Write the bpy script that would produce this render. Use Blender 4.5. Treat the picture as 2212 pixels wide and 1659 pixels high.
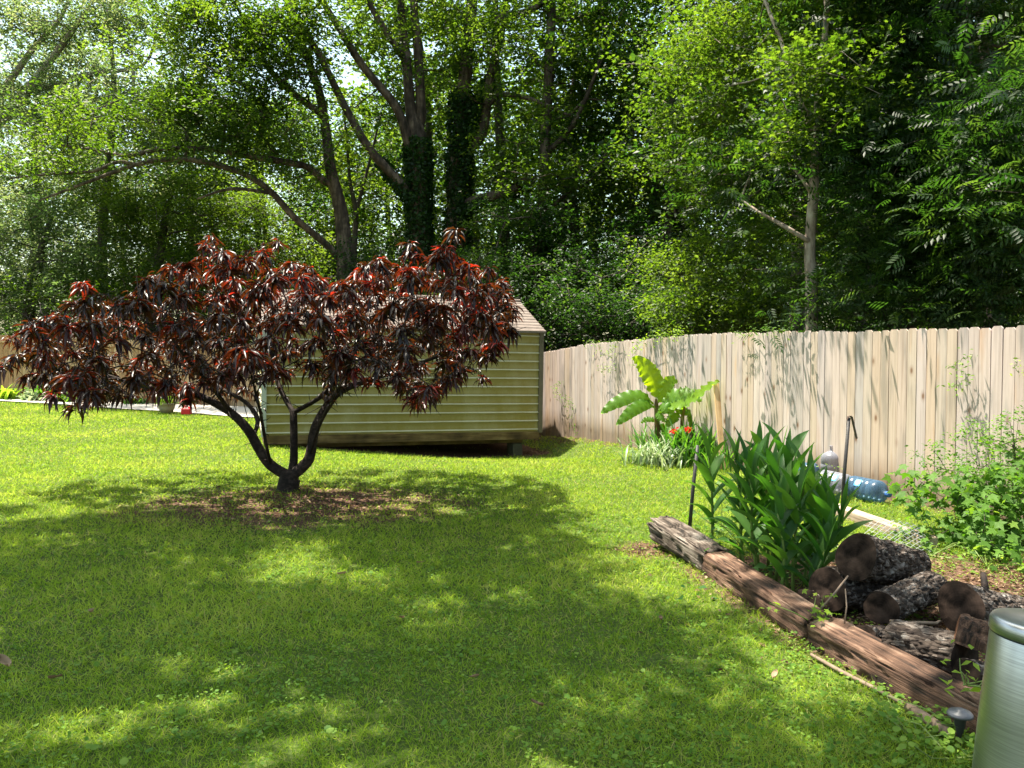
import bpy, math, random
import numpy as np
from mathutils import Vector, noise
R = math.radians
rng = np.random.default_rng(11); random.seed(5)
sc = bpy.context.scene
for o in list(bpy.data.objects): bpy.data.objects.remove(o)

# ------------------------------------------------------------------ camera, sky, sun, exposure
CAM_H = 1.56; PITCH = R(1.937); F = 1700.0        # F in units of a 2212 px wide picture
cd = bpy.data.cameras.new('camera'); cam = bpy.data.objects.new('camera', cd)
sc.collection.objects.link(cam); sc.camera = cam
cam.location = (0, 0, CAM_H); cam.rotation_euler = (R(90)-PITCH, 0, 0)
cd.sensor_width = 36; cd.lens = 36*F/2212; cd.clip_start = 0.05; cd.clip_end = 600

SUN_EL = R(72.5); SX, SY = -0.90, 0.436               # horizontal direction towards the sun
sv = Vector((SX*math.cos(SUN_EL), SY*math.cos(SUN_EL), math.sin(SUN_EL))).normalized()
world = bpy.data.worlds.new('World'); sc.world = world; world.use_nodes = True
wn = world.node_tree.nodes; wl = world.node_tree.links
sky = wn.new('ShaderNodeTexSky'); sky.sky_type = 'NISHITA'; sky.sun_disc = False
sky.sun_elevation = SUN_EL; sky.sun_rotation = math.atan2(SX, SY); sky.dust_density = 3.0; sky.air_density = 1.2
hz = wn.new('ShaderNodeMixRGB'); hz.blend_type = 'MULTIPLY'; hz.inputs[0].default_value = 1; hz.inputs[2].default_value = (1.02, 1.04, .86, 1)   # humid, whitish summer sky
wl.new(sky.outputs[0], hz.inputs[1]); wl.new(hz.outputs[0], wn['Background'].inputs[0]); wn['Background'].inputs[1].default_value = 0.115
sd = bpy.data.lights.new('sun', 'SUN'); sun = bpy.data.objects.new('sun', sd); sc.collection.objects.link(sun)
sd.energy = 5.0; sd.angle = R(0.5); sd.color = (1.0, 0.93, 0.79)
sun.rotation_euler = sv.to_track_quat('Z', 'Y').to_euler(); sun.location = (-8, 4, 30)
sc.view_settings.view_transform = 'Standard'; sc.view_settings.look = 'None'
sc.view_settings.exposure = 1.85; sc.view_settings.gamma = 1.0
sc.render.resolution_x = 1024; sc.render.resolution_y = 768
try:
    sc.cycles.max_bounces = 8; sc.cycles.transparent_max_bounces = 12; sc.cycles.transmission_bounces = 5
    sc.cycles.diffuse_bounces = 4; sc.cycles.caustics_reflective = False; sc.cycles.caustics_refractive = False
except Exception: pass

# ------------------------------------------------------------------ pixel <-> world
cp, sp_ = math.cos(PITCH), math.sin(PITCH)
def ray(px, py):
    u = (px-1106)/F; v = (829.5-py)/F
    return np.array([u, cp+v*sp_, -sp_+v*cp])
def W(px, py, Y):
    d = ray(px, py); d = d*(Y/d[1]); return np.array([d[0], d[1], CAM_H+d[2]])
def G(px, py, z=0.0):
    d = ray(px, py); d = d*((z-CAM_H)/d[2]); return np.array([d[0], d[1], z])

def sstep(a, b, x):
    t = np.clip((np.asarray(x, float)-a)/(b-a), 0, 1); return t*t*(3-2*t)
def gz(x, y):
    x = np.asarray(x, float); y = np.asarray(y, float)
    z = 0.036*np.clip(-4.5-x, 0, 14)*sstep(6, 18, y)
    z = z-0.36*sstep(11.7, 14.2, y-.12*np.clip(-x, 0, 4.4))*(1-sstep(17.2, 19.2, y))*sstep(-4.6, -.6, x)*(1-sstep(.6, 1.5, x-.25*(15.5-y)))
    z = z+0.012*np.sin(x*1.3+y*.7)*np.sin(y*.9-x*.4)*sstep(3, 6, y)
    z = z+0.05*np.exp(-((x+2.54)**2+(y-8.9)**2)/0.35)
    return z
def gzf(x, y): return float(gz(x, y))

# ------------------------------------------------------------------ object helpers
COL = sc.collection
def tag(o, label=None, cat=None, group=None, kind=None):
    if label: o['label'] = label
    if cat: o['category'] = cat
    if group: o['group'] = group
    if kind: o['kind'] = kind
    return o
def empty(name, loc=(0, 0, 0), label=None, cat=None, group=None, rot=(0, 0, 0)):
    o = bpy.data.objects.new(name, None); COL.objects.link(o); o.location = loc; o.rotation_euler = rot
    o.empty_display_size = .1
    return tag(o, label, cat, group)

class MB:
    """collects polygons; vertices may carry a tint"""
    def __init__(s): s.v = []; s.f = []; s.t = []; s.n = 0
    def add(s, verts, faces, tint=0.5):
        verts = np.asarray(verts, float).reshape(-1, 3)
        s.v.append(verts); s.f.extend([tuple(i+s.n for i in f) for f in faces])
        t = np.full(len(verts), tint) if np.isscalar(tint) else np.asarray(tint); s.t.append(t)
        s.n += len(verts)
    def box(s, c, size, rz=0, tint=.5):
        x, y, z = [d/2 for d in size]
        p = np.array([(sx*x, sy*y, sz*z) for sz in (-1, 1) for sx, sy in ((-1, -1), (1, -1), (1, 1), (-1, 1))])
        cr, sr = math.cos(rz), math.sin(rz)
        p = p@np.array([[cr, sr, 0], [-sr, cr, 0], [0, 0, 1]])+np.array(c)
        s.add(p, [(3, 2, 1, 0), (4, 5, 6, 7), (0, 1, 5, 4), (1, 2, 6, 5), (2, 3, 7, 6), (3, 0, 4, 7)], tint)
    def tube(s, pts, rad, n=8, caps=True, tint=.5):
        pts = np.asarray(pts, float); m = len(pts)
        rad = np.full(m, rad) if np.isscalar(rad) else np.asarray(rad, float)
        T = np.gradient(pts, axis=0); T /= np.linalg.norm(T, axis=1)[:, None]+1e-9
        up = np.array([0, 0, 1.]) if abs(T[0][2]) < .9 else np.array([1., 0, 0])
        A = np.cross(T[0], up); A /= np.linalg.norm(A)
        ang = np.arange(n)/n*2*math.pi; vs = []
        for i in range(m):
            A = A-T[i]*A.dot(T[i]); A /= np.linalg.norm(A)+1e-9; B = np.cross(T[i], A)
            vs.append(pts[i]+rad[i]*(np.cos(ang)[:, None]*A+np.sin(ang)[:, None]*B))
        fs = [(i*n+j, i*n+(j+1) % n, (i+1)*n+(j+1) % n, (i+1)*n+j) for i in range(m-1) for j in range(n)]
        if caps: fs += [tuple(range(n-1, -1, -1)), tuple((m-1)*n+j for j in range(n))]
        s.add(np.concatenate(vs), fs, tint)
    def lathe(s, prof, n=32, M=None, tint=.5, caps=False):
        ang = np.arange(n)/n*2*math.pi
        v = np.array([(r*math.cos(a), r*math.sin(a), z) for r, z in prof for a in ang])
        if M is not None: v = v@np.array(M[0]).T+np.array(M[1])
        m = len(prof)
        fs = [(i*n+j, i*n+(j+1) % n, (i+1)*n+(j+1) % n, (i+1)*n+j) for i in range(m-1) for j in range(n)]
        if caps: fs += [tuple(range(n-1, -1, -1)), tuple((m-1)*n+j for j in range(n))]
        s.add(v, fs, tint)
    def build(s, name, mat, parent=None, smooth=False, origin=None):
        me = bpy.data.meshes.new(name)
        v = np.concatenate(s.v) if s.v else np.zeros((0, 3))
        if origin is not None: v = v-np.array(origin)
        me.from_pydata(v.tolist(), [], s.f); me.update()
        a = me.attributes.new('tint', 'FLOAT', 'POINT'); a.data.foreach_set('value', np.concatenate(s.t).astype(np.float32))
        if smooth: me.polygons.foreach_set('use_smooth', np.ones(len(me.polygons), bool))
        me.materials.append(mat)
        o = bpy.data.objects.new(name, me); COL.objects.link(o)
        if origin is not None: o.location = origin
        if parent: o.parent = parent
        return o

# leaf templates: local x = width, y = length, z = normal
def T_kite(w=.5, fold=.06, droop=.08):
    return (np.array([(0, 0, 0), (w/2, .42, fold), (0, 1, -droop), (-w/2, .42, fold)]), [(0, 1, 2), (0, 2, 3)])
def T_lance(w=.2, droop=.35, fold=.04):
    P = lambda x, y: (x*w/2, y*(1-droop*.25*y), -droop*y*y+abs(x)*fold)
    return (np.array([P(0, 0), P(-.8, .3), P(0, .3), P(.8, .3), P(-.85, .65), P(0, .65), P(.85, .65), P(0, 1)]),
            [(0, 2, 1), (0, 3, 2), (1, 2, 5, 4), (2, 3, 6, 5), (4, 5, 7), (5, 6, 7)])
def T_blade(bend=.4):
    return (np.array([(-.5, 0, 0), (.5, 0, 0), (.42, .5, bend*.2), (-.42, .5, bend*.2), (0, 1-.15*bend, bend)]), [(0, 1, 2, 3), (3, 2, 4)])
def T_pinnate():
    v = []; f = []
    for i in range(9):
        sd = 0 if i == 8 else (-1 if i % 2 else 1); y0 = .12+.19*(i//2); a = .95*sd; L_ = .34*(1 if i == 8 else 1-.08*(i//2))
        bx, by = math.sin(a), math.cos(a); px_, py_ = by, -bx; o = len(v)
        v += [(0, y0, -.10*y0*y0), (bx*L_*.45+px_*.055, y0+by*L_*.45+py_*.055, -.04-.1*y0*y0), (bx*L_, y0+by*L_, -.12-.1*y0*y0), (bx*L_*.45-px_*.055, y0+by*L_*.45-py_*.055, -.04-.1*y0*y0)]
        f += [(o, o+1, o+2), (o, o+2, o+3)]
    return (np.array(v), f)
def T_round():
    a = np.arange(7)/7*2*math.pi-math.pi/2
    v = [(0, .12, -.03)]+[(.5*math.cos(t), .5+.5*math.sin(t), .05*math.cos(2*t)) for t in a]
    return (np.array(v), [(0, 1+i, 1+(i+1) % 7) for i in range(7)])
def T_lobed():
    # five pointed lobes, like a maple or grape leaf
    rr = [.18, .55, .38, .75, .45, 1.0, .45, .75, .38, .55]
    v = [(0, .32, 0)]
    for i, r in enumerate(rr):
        t = -math.pi/2+i/10*2*math.pi; k = r*.52
        v.append((k*math.cos(t), .4+k*1.1*math.sin(t), -.10*r*(i % 2)+.02))
    return (np.array(v), [(0, 1+i, 1+(i+1) % 10) for i in range(10)])
def unit(v): return v/(np.linalg.norm(v, axis=-1, keepdims=True)+1e-9)
def inst(tmpl, pos, dirv, nrm, size, width=None):
    tv, tf = tmpl; n = len(pos)
    Yv = unit(dirv); Xv = unit(np.cross(Yv, nrm)); Zv = np.cross(Xv, Yv)
    size = np.broadcast_to(size, (n,)); wd = size if width is None else np.broadcast_to(width, (n,))
    V = (pos[:, None, :]+tv[None, :, 0, None]*wd[:, None, None]*Xv[:, None, :]
         + tv[None, :, 1, None]*size[:, None, None]*Yv[:, None, :]+tv[None, :, 2, None]*size[:, None, None]*Zv[:, None, :])
    return V.reshape(-1, 3), tf, len(tv), n
def leaf_obj(name, parts, mat, parent=None, origin=None):
    """parts: list of (inst(...), tint per leaf) -> one mesh"""
    vs = []; loops = []; sizes = []; tints = []; off = 0
    for (V, tf, k, n), tint in parts:
        vs.append(V); tints.append(np.repeat(tint, k))
        fl = np.concatenate([np.array(f) for f in tf]); fsz = np.array([len(f) for f in tf])
        loops.append((fl[None, :]+(np.arange(n)*k)[:, None]).reshape(-1)+off)
        sizes.append(np.tile(fsz, n)); off += len(V)
    V = np.concatenate(vs)
    if origin is not None: V = V-np.array(origin)
    L = np.concatenate(loops).astype(np.int32); S = np.concatenate(sizes).astype(np.int32)
    me = bpy.data.meshes.new(name)
    me.vertices.add(len(V)); me.vertices.foreach_set('co', V.astype(np.float32).ravel())
    me.loops.add(len(L)); me.loops.foreach_set('vertex_index', L)
    me.polygons.add(len(S)); st = np.concatenate([[0], np.cumsum(S)[:-1]]).astype(np.int32)
    me.polygons.foreach_set('loop_start', st)
    try: me.polygons.foreach_set('loop_total', S)
    except Exception: pass
    me.update(calc_edges=True)
    a = me.attributes.new('tint', 'FLOAT', 'POINT'); a.data.foreach_set('value', np.concatenate(tints).astype(np.float32))
    me.materials.append(mat)
    o = bpy.data.objects.new(name, me); COL.objects.link(o)
    if origin is not None: o.location = origin
    if parent: o.parent = parent
    return o
def rdir(n, zmin=-1., zmax=1.):
    z = rng.uniform(zmin, zmax, n); a = rng.uniform(0, 2*math.pi, n); s = np.sqrt(np.clip(1-z*z, 0, 1))
    return np.stack([s*np.cos(a), s*np.sin(a), z], 1)

# ------------------------------------------------------------------ materials
def newmat(name):
    m = bpy.data.materials.new(name); m.use_nodes = True
    nt = m.node_tree; return m, nt.nodes, nt.links, nt.nodes['Principled BSDF']
def ramp(N, stops, interp='LINEAR'):
    r = N.new('ShaderNodeValToRGB'); cr = r.color_ramp; cr.interpolation = interp
    while len(cr.elements) < len(stops): cr.elements.new(.5)
    for e, (p, c) in zip(cr.elements, stops): e.position = p; e.color = (*c, 1)
    return r
def leafmat(name, cols, trans, tmix=.45, rough=.45, spec=.4, nscale=.6, namt=.35):
    """cols: dark, mid, light reflectance; trans: transmission colour"""
    m, N, L, b = newmat(name)
    at = N.new('ShaderNodeAttribute'); at.attribute_name = 'tint'
    tc = N.new('ShaderNodeTexCoord'); no = N.new('ShaderNodeTexNoise'); no.inputs['Scale'].default_value = nscale
    L.new(tc.outputs['Object'], no.inputs['Vector'])
    mm = N.new('ShaderNodeMath'); mm.operation = 'MULTIPLY_ADD'; mm.inputs[1].default_value = namt*2; mm.inputs[2].default_value = -namt
    L.new(no.outputs['Fac'], mm.inputs[0])
    ad = N.new('ShaderNodeMath'); ad.operation = 'ADD'; ad.use_clamp = True
    L.new(at.outputs['Fac'], ad.inputs[0]); L.new(mm.outputs[0], ad.inputs[1])
    n = len(cols); r = ramp(N, [(i/(n-1), c) for i, c in enumerate(cols)]); L.new(ad.outputs[0], r.inputs[0])
    L.new(r.outputs[0], b.inputs['Base Color']); b.inputs['Roughness'].default_value = rough
    b.inputs['Specular IOR Level'].default_value = spec
    t = N.new('ShaderNodeBsdfTranslucent'); r2 = ramp(N, [(i/(len(trans)-1), c) for i, c in enumerate(trans)]); L.new(ad.outputs[0], r2.inputs[0])
    L.new(r2.outputs[0], t.inputs[0])
    mx = N.new('ShaderNodeMixShader'); mx.inputs[0].default_value = tmix
    L.new(b.outputs[0], mx.inputs[1]); L.new(t.outputs[0], mx.inputs[2]); L.new(mx.outputs[0], N['Material Output'].inputs[0])
    return m
def woodmat(name, stops, scale=(30, 30, 2), rough=.8, bump=.3, tintamt=.25, nz=3, spots=None, bdist=.01, coord='Object'):
    m, N, L, b = newmat(name)
    tc = N.new('ShaderNodeTexCoord'); mp = N.new('ShaderNodeMapping'); mp.inputs['Scale'].default_value = scale
    at = N.new('ShaderNodeAttribute'); at.attribute_name = 'tint'
    L.new(tc.outputs[coord], mp.inputs[0])
    av = N.new('ShaderNodeVectorMath'); av.operation = 'ADD'; mu = N.new('ShaderNodeVectorMath'); mu.operation = 'SCALE'; mu.inputs['Scale'].default_value = 37.
    cx = N.new('ShaderNodeCombineXYZ'); 
    for i in range(3): L.new(at.outputs['Fac'], cx.inputs[i])
    L.new(cx.outputs[0], mu.inputs[0]); L.new(mp.outputs[0], av.inputs[0]); L.new(mu.outputs[0], av.inputs[1])
    no = N.new('ShaderNodeTexNoise'); no.inputs['Scale'].default_value = 1; no.inputs['Detail'].default_value = 6; no.inputs['Roughness'].default_value = .65
    L.new(av.outputs[0], no.inputs['Vector'])
    n2 = N.new('ShaderNodeTexNoise'); n2.inputs['Scale'].default_value = nz; n2.inputs['Detail'].default_value = 3; L.new(tc.outputs[coord], n2.inputs['Vector'])
    a1 = N.new('ShaderNodeMath'); a1.operation = 'MULTIPLY_ADD'; a1.inputs[1].default_value = .55; L.new(no.outputs['Fac'], a1.inputs[0])
    a2 = N.new('ShaderNodeMath'); a2.operation = 'MULTIPLY_ADD'; a2.inputs[1].default_value = .45; L.new(n2.outputs['Fac'], a2.inputs[0]); a2.inputs[2].default_value = -tintamt/2
    L.new(a2.outputs[0], a1.inputs[2])
    a3 = N.new('ShaderNodeMath'); a3.operation = 'MULTIPLY_ADD'; a3.inputs[1].default_value = tintamt; a3.use_clamp = True
    L.new(at.outputs['Fac'], a3.inputs[0]); L.new(a1.outputs[0], a3.inputs[2])
    r = ramp(N, stops); L.new(a3.outputs[0], r.inputs[0]); colo = r.outputs[0]
    if spots:
        vo = N.new('ShaderNodeTexVoronoi'); vo.inputs['Scale'].default_value = spots[0]
        mp2 = N.new('ShaderNodeMapping'); mp2.inputs['Scale'].default_value = (1, 1, .45); L.new(tc.outputs[coord], mp2.inputs[0]); L.new(mp2.outputs[0], vo.inputs['Vector'])
        rs = ramp(N, [(0, (1, 1, 1)), (spots[1], (1, 1, 1)), (spots[1]*1.5, (0, 0, 0))]); L.new(vo.outputs['Distance'], rs.inputs[0])
        mx = N.new('ShaderNodeMixRGB'); L.new(rs.outputs[0], mx.inputs[0]); L.new(colo, mx.inputs[1]); mx.inputs[2].default_value = (*spots[2], 1); colo = mx.outputs[0]
    L.new(colo, b.inputs['Base Color']); b.inputs['Roughness'].default_value = rough; b.inputs['Specular IOR Level'].default_value = .25
    bp = N.new('ShaderNodeBump'); bp.inputs['Strength'].default_value = bump; bp.inputs['Distance'].default_value = bdist
    L.new(no.outputs['Fac'], bp.inputs['Height']); L.new(bp.outputs[0], b.inputs['Normal'])
    return m
def plain(name, col, rough=.5, metal=0., spec=.4, nscale=8, namt=.25, bump=0., bscale=40):
    m, N, L, b = newmat(name)
    tc = N.new('ShaderNodeTexCoord'); no = N.new('ShaderNodeTexNoise'); no.inputs['Scale'].default_value = nscale; no.inputs['Detail'].default_value = 6
    L.new(tc.outputs['Object'], no.inputs['Vector'])
    r = ramp(N, [(.25, tuple(c*(1-namt) for c in col)), (.75, tuple(min(1, c*(1+namt)) for c in col))]); L.new(no.outputs['Fac'], r.inputs[0])
    L.new(r.outputs[0], b.inputs['Base Color']); b.inputs['Roughness'].default_value = rough; b.inputs['Metallic'].default_value = metal
    b.inputs['Specular IOR Level'].default_value = spec
    if bump:
        n2 = N.new('ShaderNodeTexNoise'); n2.inputs['Scale'].default_value = bscale; n2.inputs['Detail'].default_value = 5; L.new(tc.outputs['Object'], n2.inputs['Vector'])
        bp = N.new('ShaderNodeBump'); bp.inputs['Strength'].default_value = bump; bp.inputs['Distance'].default_value = .01
        L.new(n2.outputs['Fac'], bp.inputs['Height']); L.new(bp.outputs[0], b.inputs['Normal'])
    return m

M = {}
M['bark'] = woodmat('bark', [(.38, (.018, .012, .008)), (.5, (.055, .038, .027)), (.62, (.15, .11, .08))], (9, 9, 1.6), bump=.8, bdist=.03)
M['bark_grey'] = woodmat('bark_grey', [(.38, (.10, .075, .058)), (.5, (.26, .205, .165)), (.62, (.44, .38, .32))], (14, 14, 5), bump=.4)
M['bark_dark'] = woodmat('bark_dark', [(.38, (.005, .0035, .003)), (.5, (.017, .011, .009)), (.62, (.055, .038, .03))], (25, 25, 30), bump=.8, bdist=.01)
M['bark_far'] = plain('bark_far', (.06, .048, .036), .9)
M['canopy'] = leafmat('canopy', [(.014, .032, .004), (.029, .058, .007), (.065, .105, .014)], [(.045, .115, .004), (.135, .25, .009), (.30, .42, .03)], tmix=.48, rough=.5, spec=.3)
M['canopy_light'] = leafmat('canopy_light', [(.028, .065, .018), (.06, .10, .03), (.14, .16, .075)], [(.08, .17, .03), (.18, .28, .06), (.42, .44, .18)], tmix=.5, rough=.5, spec=.35)
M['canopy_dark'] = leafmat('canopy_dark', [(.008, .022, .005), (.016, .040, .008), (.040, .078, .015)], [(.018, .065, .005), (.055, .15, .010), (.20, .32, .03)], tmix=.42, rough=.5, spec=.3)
M['ivy'] = leafmat('ivy', [(.006, .018, .003), (.012, .035, .005), (.025, .06, .008)], [(.015, .06, .004), (.04, .14, .006)], tmix=.3, spec=.2)
M['sprout'] = leafmat('sprout', [(.07, .14, .012), (.14, .24, .02), (.24, .32, .03)], [(.28, .5, .02), (.5, .7, .04)], tmix=.45, rough=.5, spec=.25)
M['rust'] = leafmat('rust', [(.14, .085, .03), (.24, .14, .05), (.32, .22, .08)], [(.3, .18, .04), (.5, .34, .08)], tmix=.4)
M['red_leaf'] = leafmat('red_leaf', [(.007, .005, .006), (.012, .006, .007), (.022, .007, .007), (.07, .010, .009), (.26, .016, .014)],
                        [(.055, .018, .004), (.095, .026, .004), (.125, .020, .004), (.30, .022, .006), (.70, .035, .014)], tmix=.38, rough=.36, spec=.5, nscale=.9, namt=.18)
M['grass'] = leafmat('grass', [(.085, .165, .012), (.18, .275, .024), (.30, .37, .055), (.42, .38, .14)], [(.22, .42, .014), (.42, .61, .03), (.64, .78, .08), (.55, .5, .12)], tmix=.42, rough=.6, spec=.15, nscale=.55, namt=.4)
M['clover'] = leafmat('clover', [(.045, .105, .014), (.085, .175, .022), (.17, .26, .04)], [(.12, .32, .01), (.28, .50, .03), (.5, .68, .06)], tmix=.38, rough=.55, spec=.18)
M['banana'] = leafmat('banana', [(.04, .11, .012), (.08, .18, .02), (.16, .27, .02)], [(.24, .46, .006), (.45, .72, .008), (.62, .8, .012)], tmix=.5, rough=.4, spec=.4, nscale=4, namt=.1)
M['lily'] = leafmat('lily', [(.022, .07, .016), (.042, .11, .022), (.085, .165, .03)], [(.05, .2, .01), (.11, .33, .015), (.22, .48, .025)], tmix=.36, rough=.5, spec=.28, nscale=3, namt=.25)
M['stem'] = plain('stem', (.12, .18, .03), .5)
M['banana_stem'] = woodmat('banana_stem', [(.2, (.04, .02, .008)), (.5, (.10, .07, .02)), (.8, (.2, .22, .05))], (20, 20, 4))
M['striped'] = leafmat('striped', [(.08, .14, .05), (.2, .28, .14), (.5, .55, .38)], [(.2, .35, .08), (.5, .6, .25)], tmix=.25, rough=.4)
M['petal'] = leafmat('petal', [(.5, .008, .006), (.7, .012, .01), (.8, .03, .02)], [(.8, .02, .01), (.9, .06, .03)], tmix=.35)
M['dry'] = leafmat('dry', [(.06, .032, .02), (.13, .075, .042), (.33, .235, .15)], [(.2, .1, .04), (.4, .26, .12)], tmix=.15, rough=.7, spec=.2)
def fencemat():
    m, N, L, b = newmat('fence')
    tc = N.new('ShaderNodeTexCoord'); at = N.new('ShaderNodeAttribute'); at.attribute_name = 'tint'
    cx = N.new('ShaderNodeCombineXYZ'); sc_ = N.new('ShaderNodeMath'); sc_.operation = 'MULTIPLY'; sc_.inputs[1].default_value = 71.; L.new(at.outputs['Fac'], sc_.inputs[0]); L.new(sc_.outputs[0], cx.inputs[0]); L.new(sc_.outputs[0], cx.inputs[2])
    def nz(scale, det, k=1.):
        mp = N.new('ShaderNodeMapping'); mp.inputs['Scale'].default_value = scale; L.new(tc.outputs['Object'], mp.inputs[0])
        av = N.new('ShaderNodeVectorMath'); av.operation = 'ADD'; L.new(mp.outputs[0], av.inputs[0]); L.new(cx.outputs[0], av.inputs[1])
        no = N.new('ShaderNodeTexNoise'); no.inputs['Scale'].default_value = k; no.inputs['Detail'].default_value = det; L.new(av.outputs[0], no.inputs['Vector']); return no
    grain = nz((40, 40, 1.5), 5); stain = nz((7, 7, 1.1), 3)
    hue = ramp(N, [(0, (0.446, 0.358, 0.322)), (.2, (0.426, 0.377, 0.360)), (.35, (0.525, 0.428, 0.394)), (.5, (0.475, 0.395, 0.331)), (.65, (0.505, 0.391, 0.312)), (.8, (0.465, 0.391, 0.379)), (1, (0.574, 0.479, 0.432))]); L.new(at.outputs['Fac'], hue.inputs[0])
    g = ramp(N, [(.25, (.66, .63, .6)), (.55, (1, 1, 1)), (.8, (1.0, 1.0, 1.0))]); L.new(grain.outputs['Fac'], g.inputs[0])
    st = ramp(N, [(.30, (.62, .66, .68)), (.45, (.95, .95, .95)), (.6, (1, 1, 1)), (.75, (1.0, .86, .72))]); L.new(stain.outputs['Fac'], st.inputs[0])
    a = N.new('ShaderNodeMixRGB'); a.blend_type = 'MULTIPLY'; a.inputs[0].default_value = .8; L.new(hue.outputs[0], a.inputs[1]); L.new(g.outputs[0], a.inputs[2])
    c = N.new('ShaderNodeMixRGB'); c.blend_type = 'MULTIPLY'; c.inputs[0].default_value = 1; L.new(a.outputs[0], c.inputs[1]); L.new(st.outputs[0], c.inputs[2])
    mp = N.new('ShaderNodeMapping'); mp.inputs['Scale'].default_value = (1, 1, .5); L.new(tc.outputs['Object'], mp.inputs[0])
    vo = N.new('ShaderNodeTexVoronoi'); vo.inputs['Scale'].default_value = 5.; L.new(mp.outputs[0], vo.inputs['Vector'])
    kn = ramp(N, [(0, (1, 1, 1)), (.05, (.9, .9, .9)), (.11, (.25, .25, .25)), (.2, (0, 0, 0))]); L.new(vo.outputs['Distance'], kn.inputs[0])
    d = N.new('ShaderNodeMixRGB'); L.new(kn.outputs[0], d.inputs[0]); L.new(c.outputs[0], d.inputs[1]); d.inputs[2].default_value = (.17, .09, .05, 1)
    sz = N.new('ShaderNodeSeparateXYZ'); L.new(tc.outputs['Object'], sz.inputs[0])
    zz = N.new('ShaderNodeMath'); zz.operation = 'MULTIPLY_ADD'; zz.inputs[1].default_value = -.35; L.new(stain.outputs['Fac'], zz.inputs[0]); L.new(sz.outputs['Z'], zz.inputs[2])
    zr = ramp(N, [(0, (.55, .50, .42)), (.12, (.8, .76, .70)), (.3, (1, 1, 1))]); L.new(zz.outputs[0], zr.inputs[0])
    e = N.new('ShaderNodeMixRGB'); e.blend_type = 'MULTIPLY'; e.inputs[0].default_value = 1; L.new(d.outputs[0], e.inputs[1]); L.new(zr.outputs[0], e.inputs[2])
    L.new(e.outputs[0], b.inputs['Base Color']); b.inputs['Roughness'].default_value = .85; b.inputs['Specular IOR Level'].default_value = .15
    bp = N.new('ShaderNodeBump'); bp.inputs['Strength'].default_value = .25; bp.inputs['Distance'].default_value = .006; L.new(grain.outputs['Fac'], bp.inputs['Height']); L.new(bp.outputs[0], b.inputs['Normal'])
    return m
M['fence'] = fencemat()
M['fence_warm'] = woodmat('fence_warm', [(.38, (.36, .21, .10)), (.5, (.52, .34, .18)), (.62, (.64, .45, .26))], (24, 24, 1.2), bump=.12, tintamt=.4)
M['plank'] = woodmat('plank', [(.4, (.16, .11, .08)), (.48, (.33, .25, .19)), (.62, (.44, .35, .275))], (2, 40, 40), bump=.4)
M['timber'] = woodmat('timber', [(.40, (.014, .009, .006)), (.455, (.062, .033, .021)), (.53, (.125, .070, .045)), (.61, (.25, .165, .115))], (46, 2.2, 46), bump=1.0, bdist=.02, nz=4, tintamt=.3)
M['timber_grey'] = woodmat('timber_grey', [(.405, (.012, .009, .007)), (.46, (.065, .048, .037)), (.53, (.15, .12, .098)), (.62, (.31, .265, .225))], (46, 2.4, 46), bump=1.0, bdist=.025, nz=5, tintamt=.3)
M['siding'] = None
M['base_board'] = woodmat('base_board', [(.38, (.045, .028, .012)), (.5, (.12, .075, .03)), (.62, (.22, .15, .07))], (1.2, 14, 14), bump=.2)
M['trim_pale'] = plain('trim_pale', (.42, .43, .42), .4, nscale=3)
M['trim_brown'] = plain('trim_brown', (.11, .09, .065), .5, nscale=4)
M['block'] = plain('block', (.07, .068, .045), .9, bump=.6)
M['concrete'] = plain('concrete', (.52, .47, .42), .9, nscale=1.5, namt=.16, bump=.3)
M['iron'] = plain('iron', (.03, .027, .028), .55, nscale=30, namt=.5, bump=.3, bscale=90)
M['iron_rust'] = plain('iron_rust', (.075, .05, .04), .7, nscale=30, namt=.5, bump=.3, bscale=90)
M['blackplastic'] = plain('blackplastic', (.025, .027, .032), .45)
M['greyplastic'] = plain('greyplastic', (.09, .095, .11), .4)
M['redplastic'] = plain('redplastic', (.55, .012, .02), .4, namt=.1)
M['pot'] = plain('pot', (.30, .24, .18), .8, nscale=6, bump=.3)
M['wire'] = plain('wire', (.45, .44, .42), .4, metal=.7)
M['twig'] = plain('twig', (.17, .12, .085), .8, nscale=30)
M['chip'] = plain('chip', (.05, .035, .025), .9, nscale=60, namt=.6)

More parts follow.
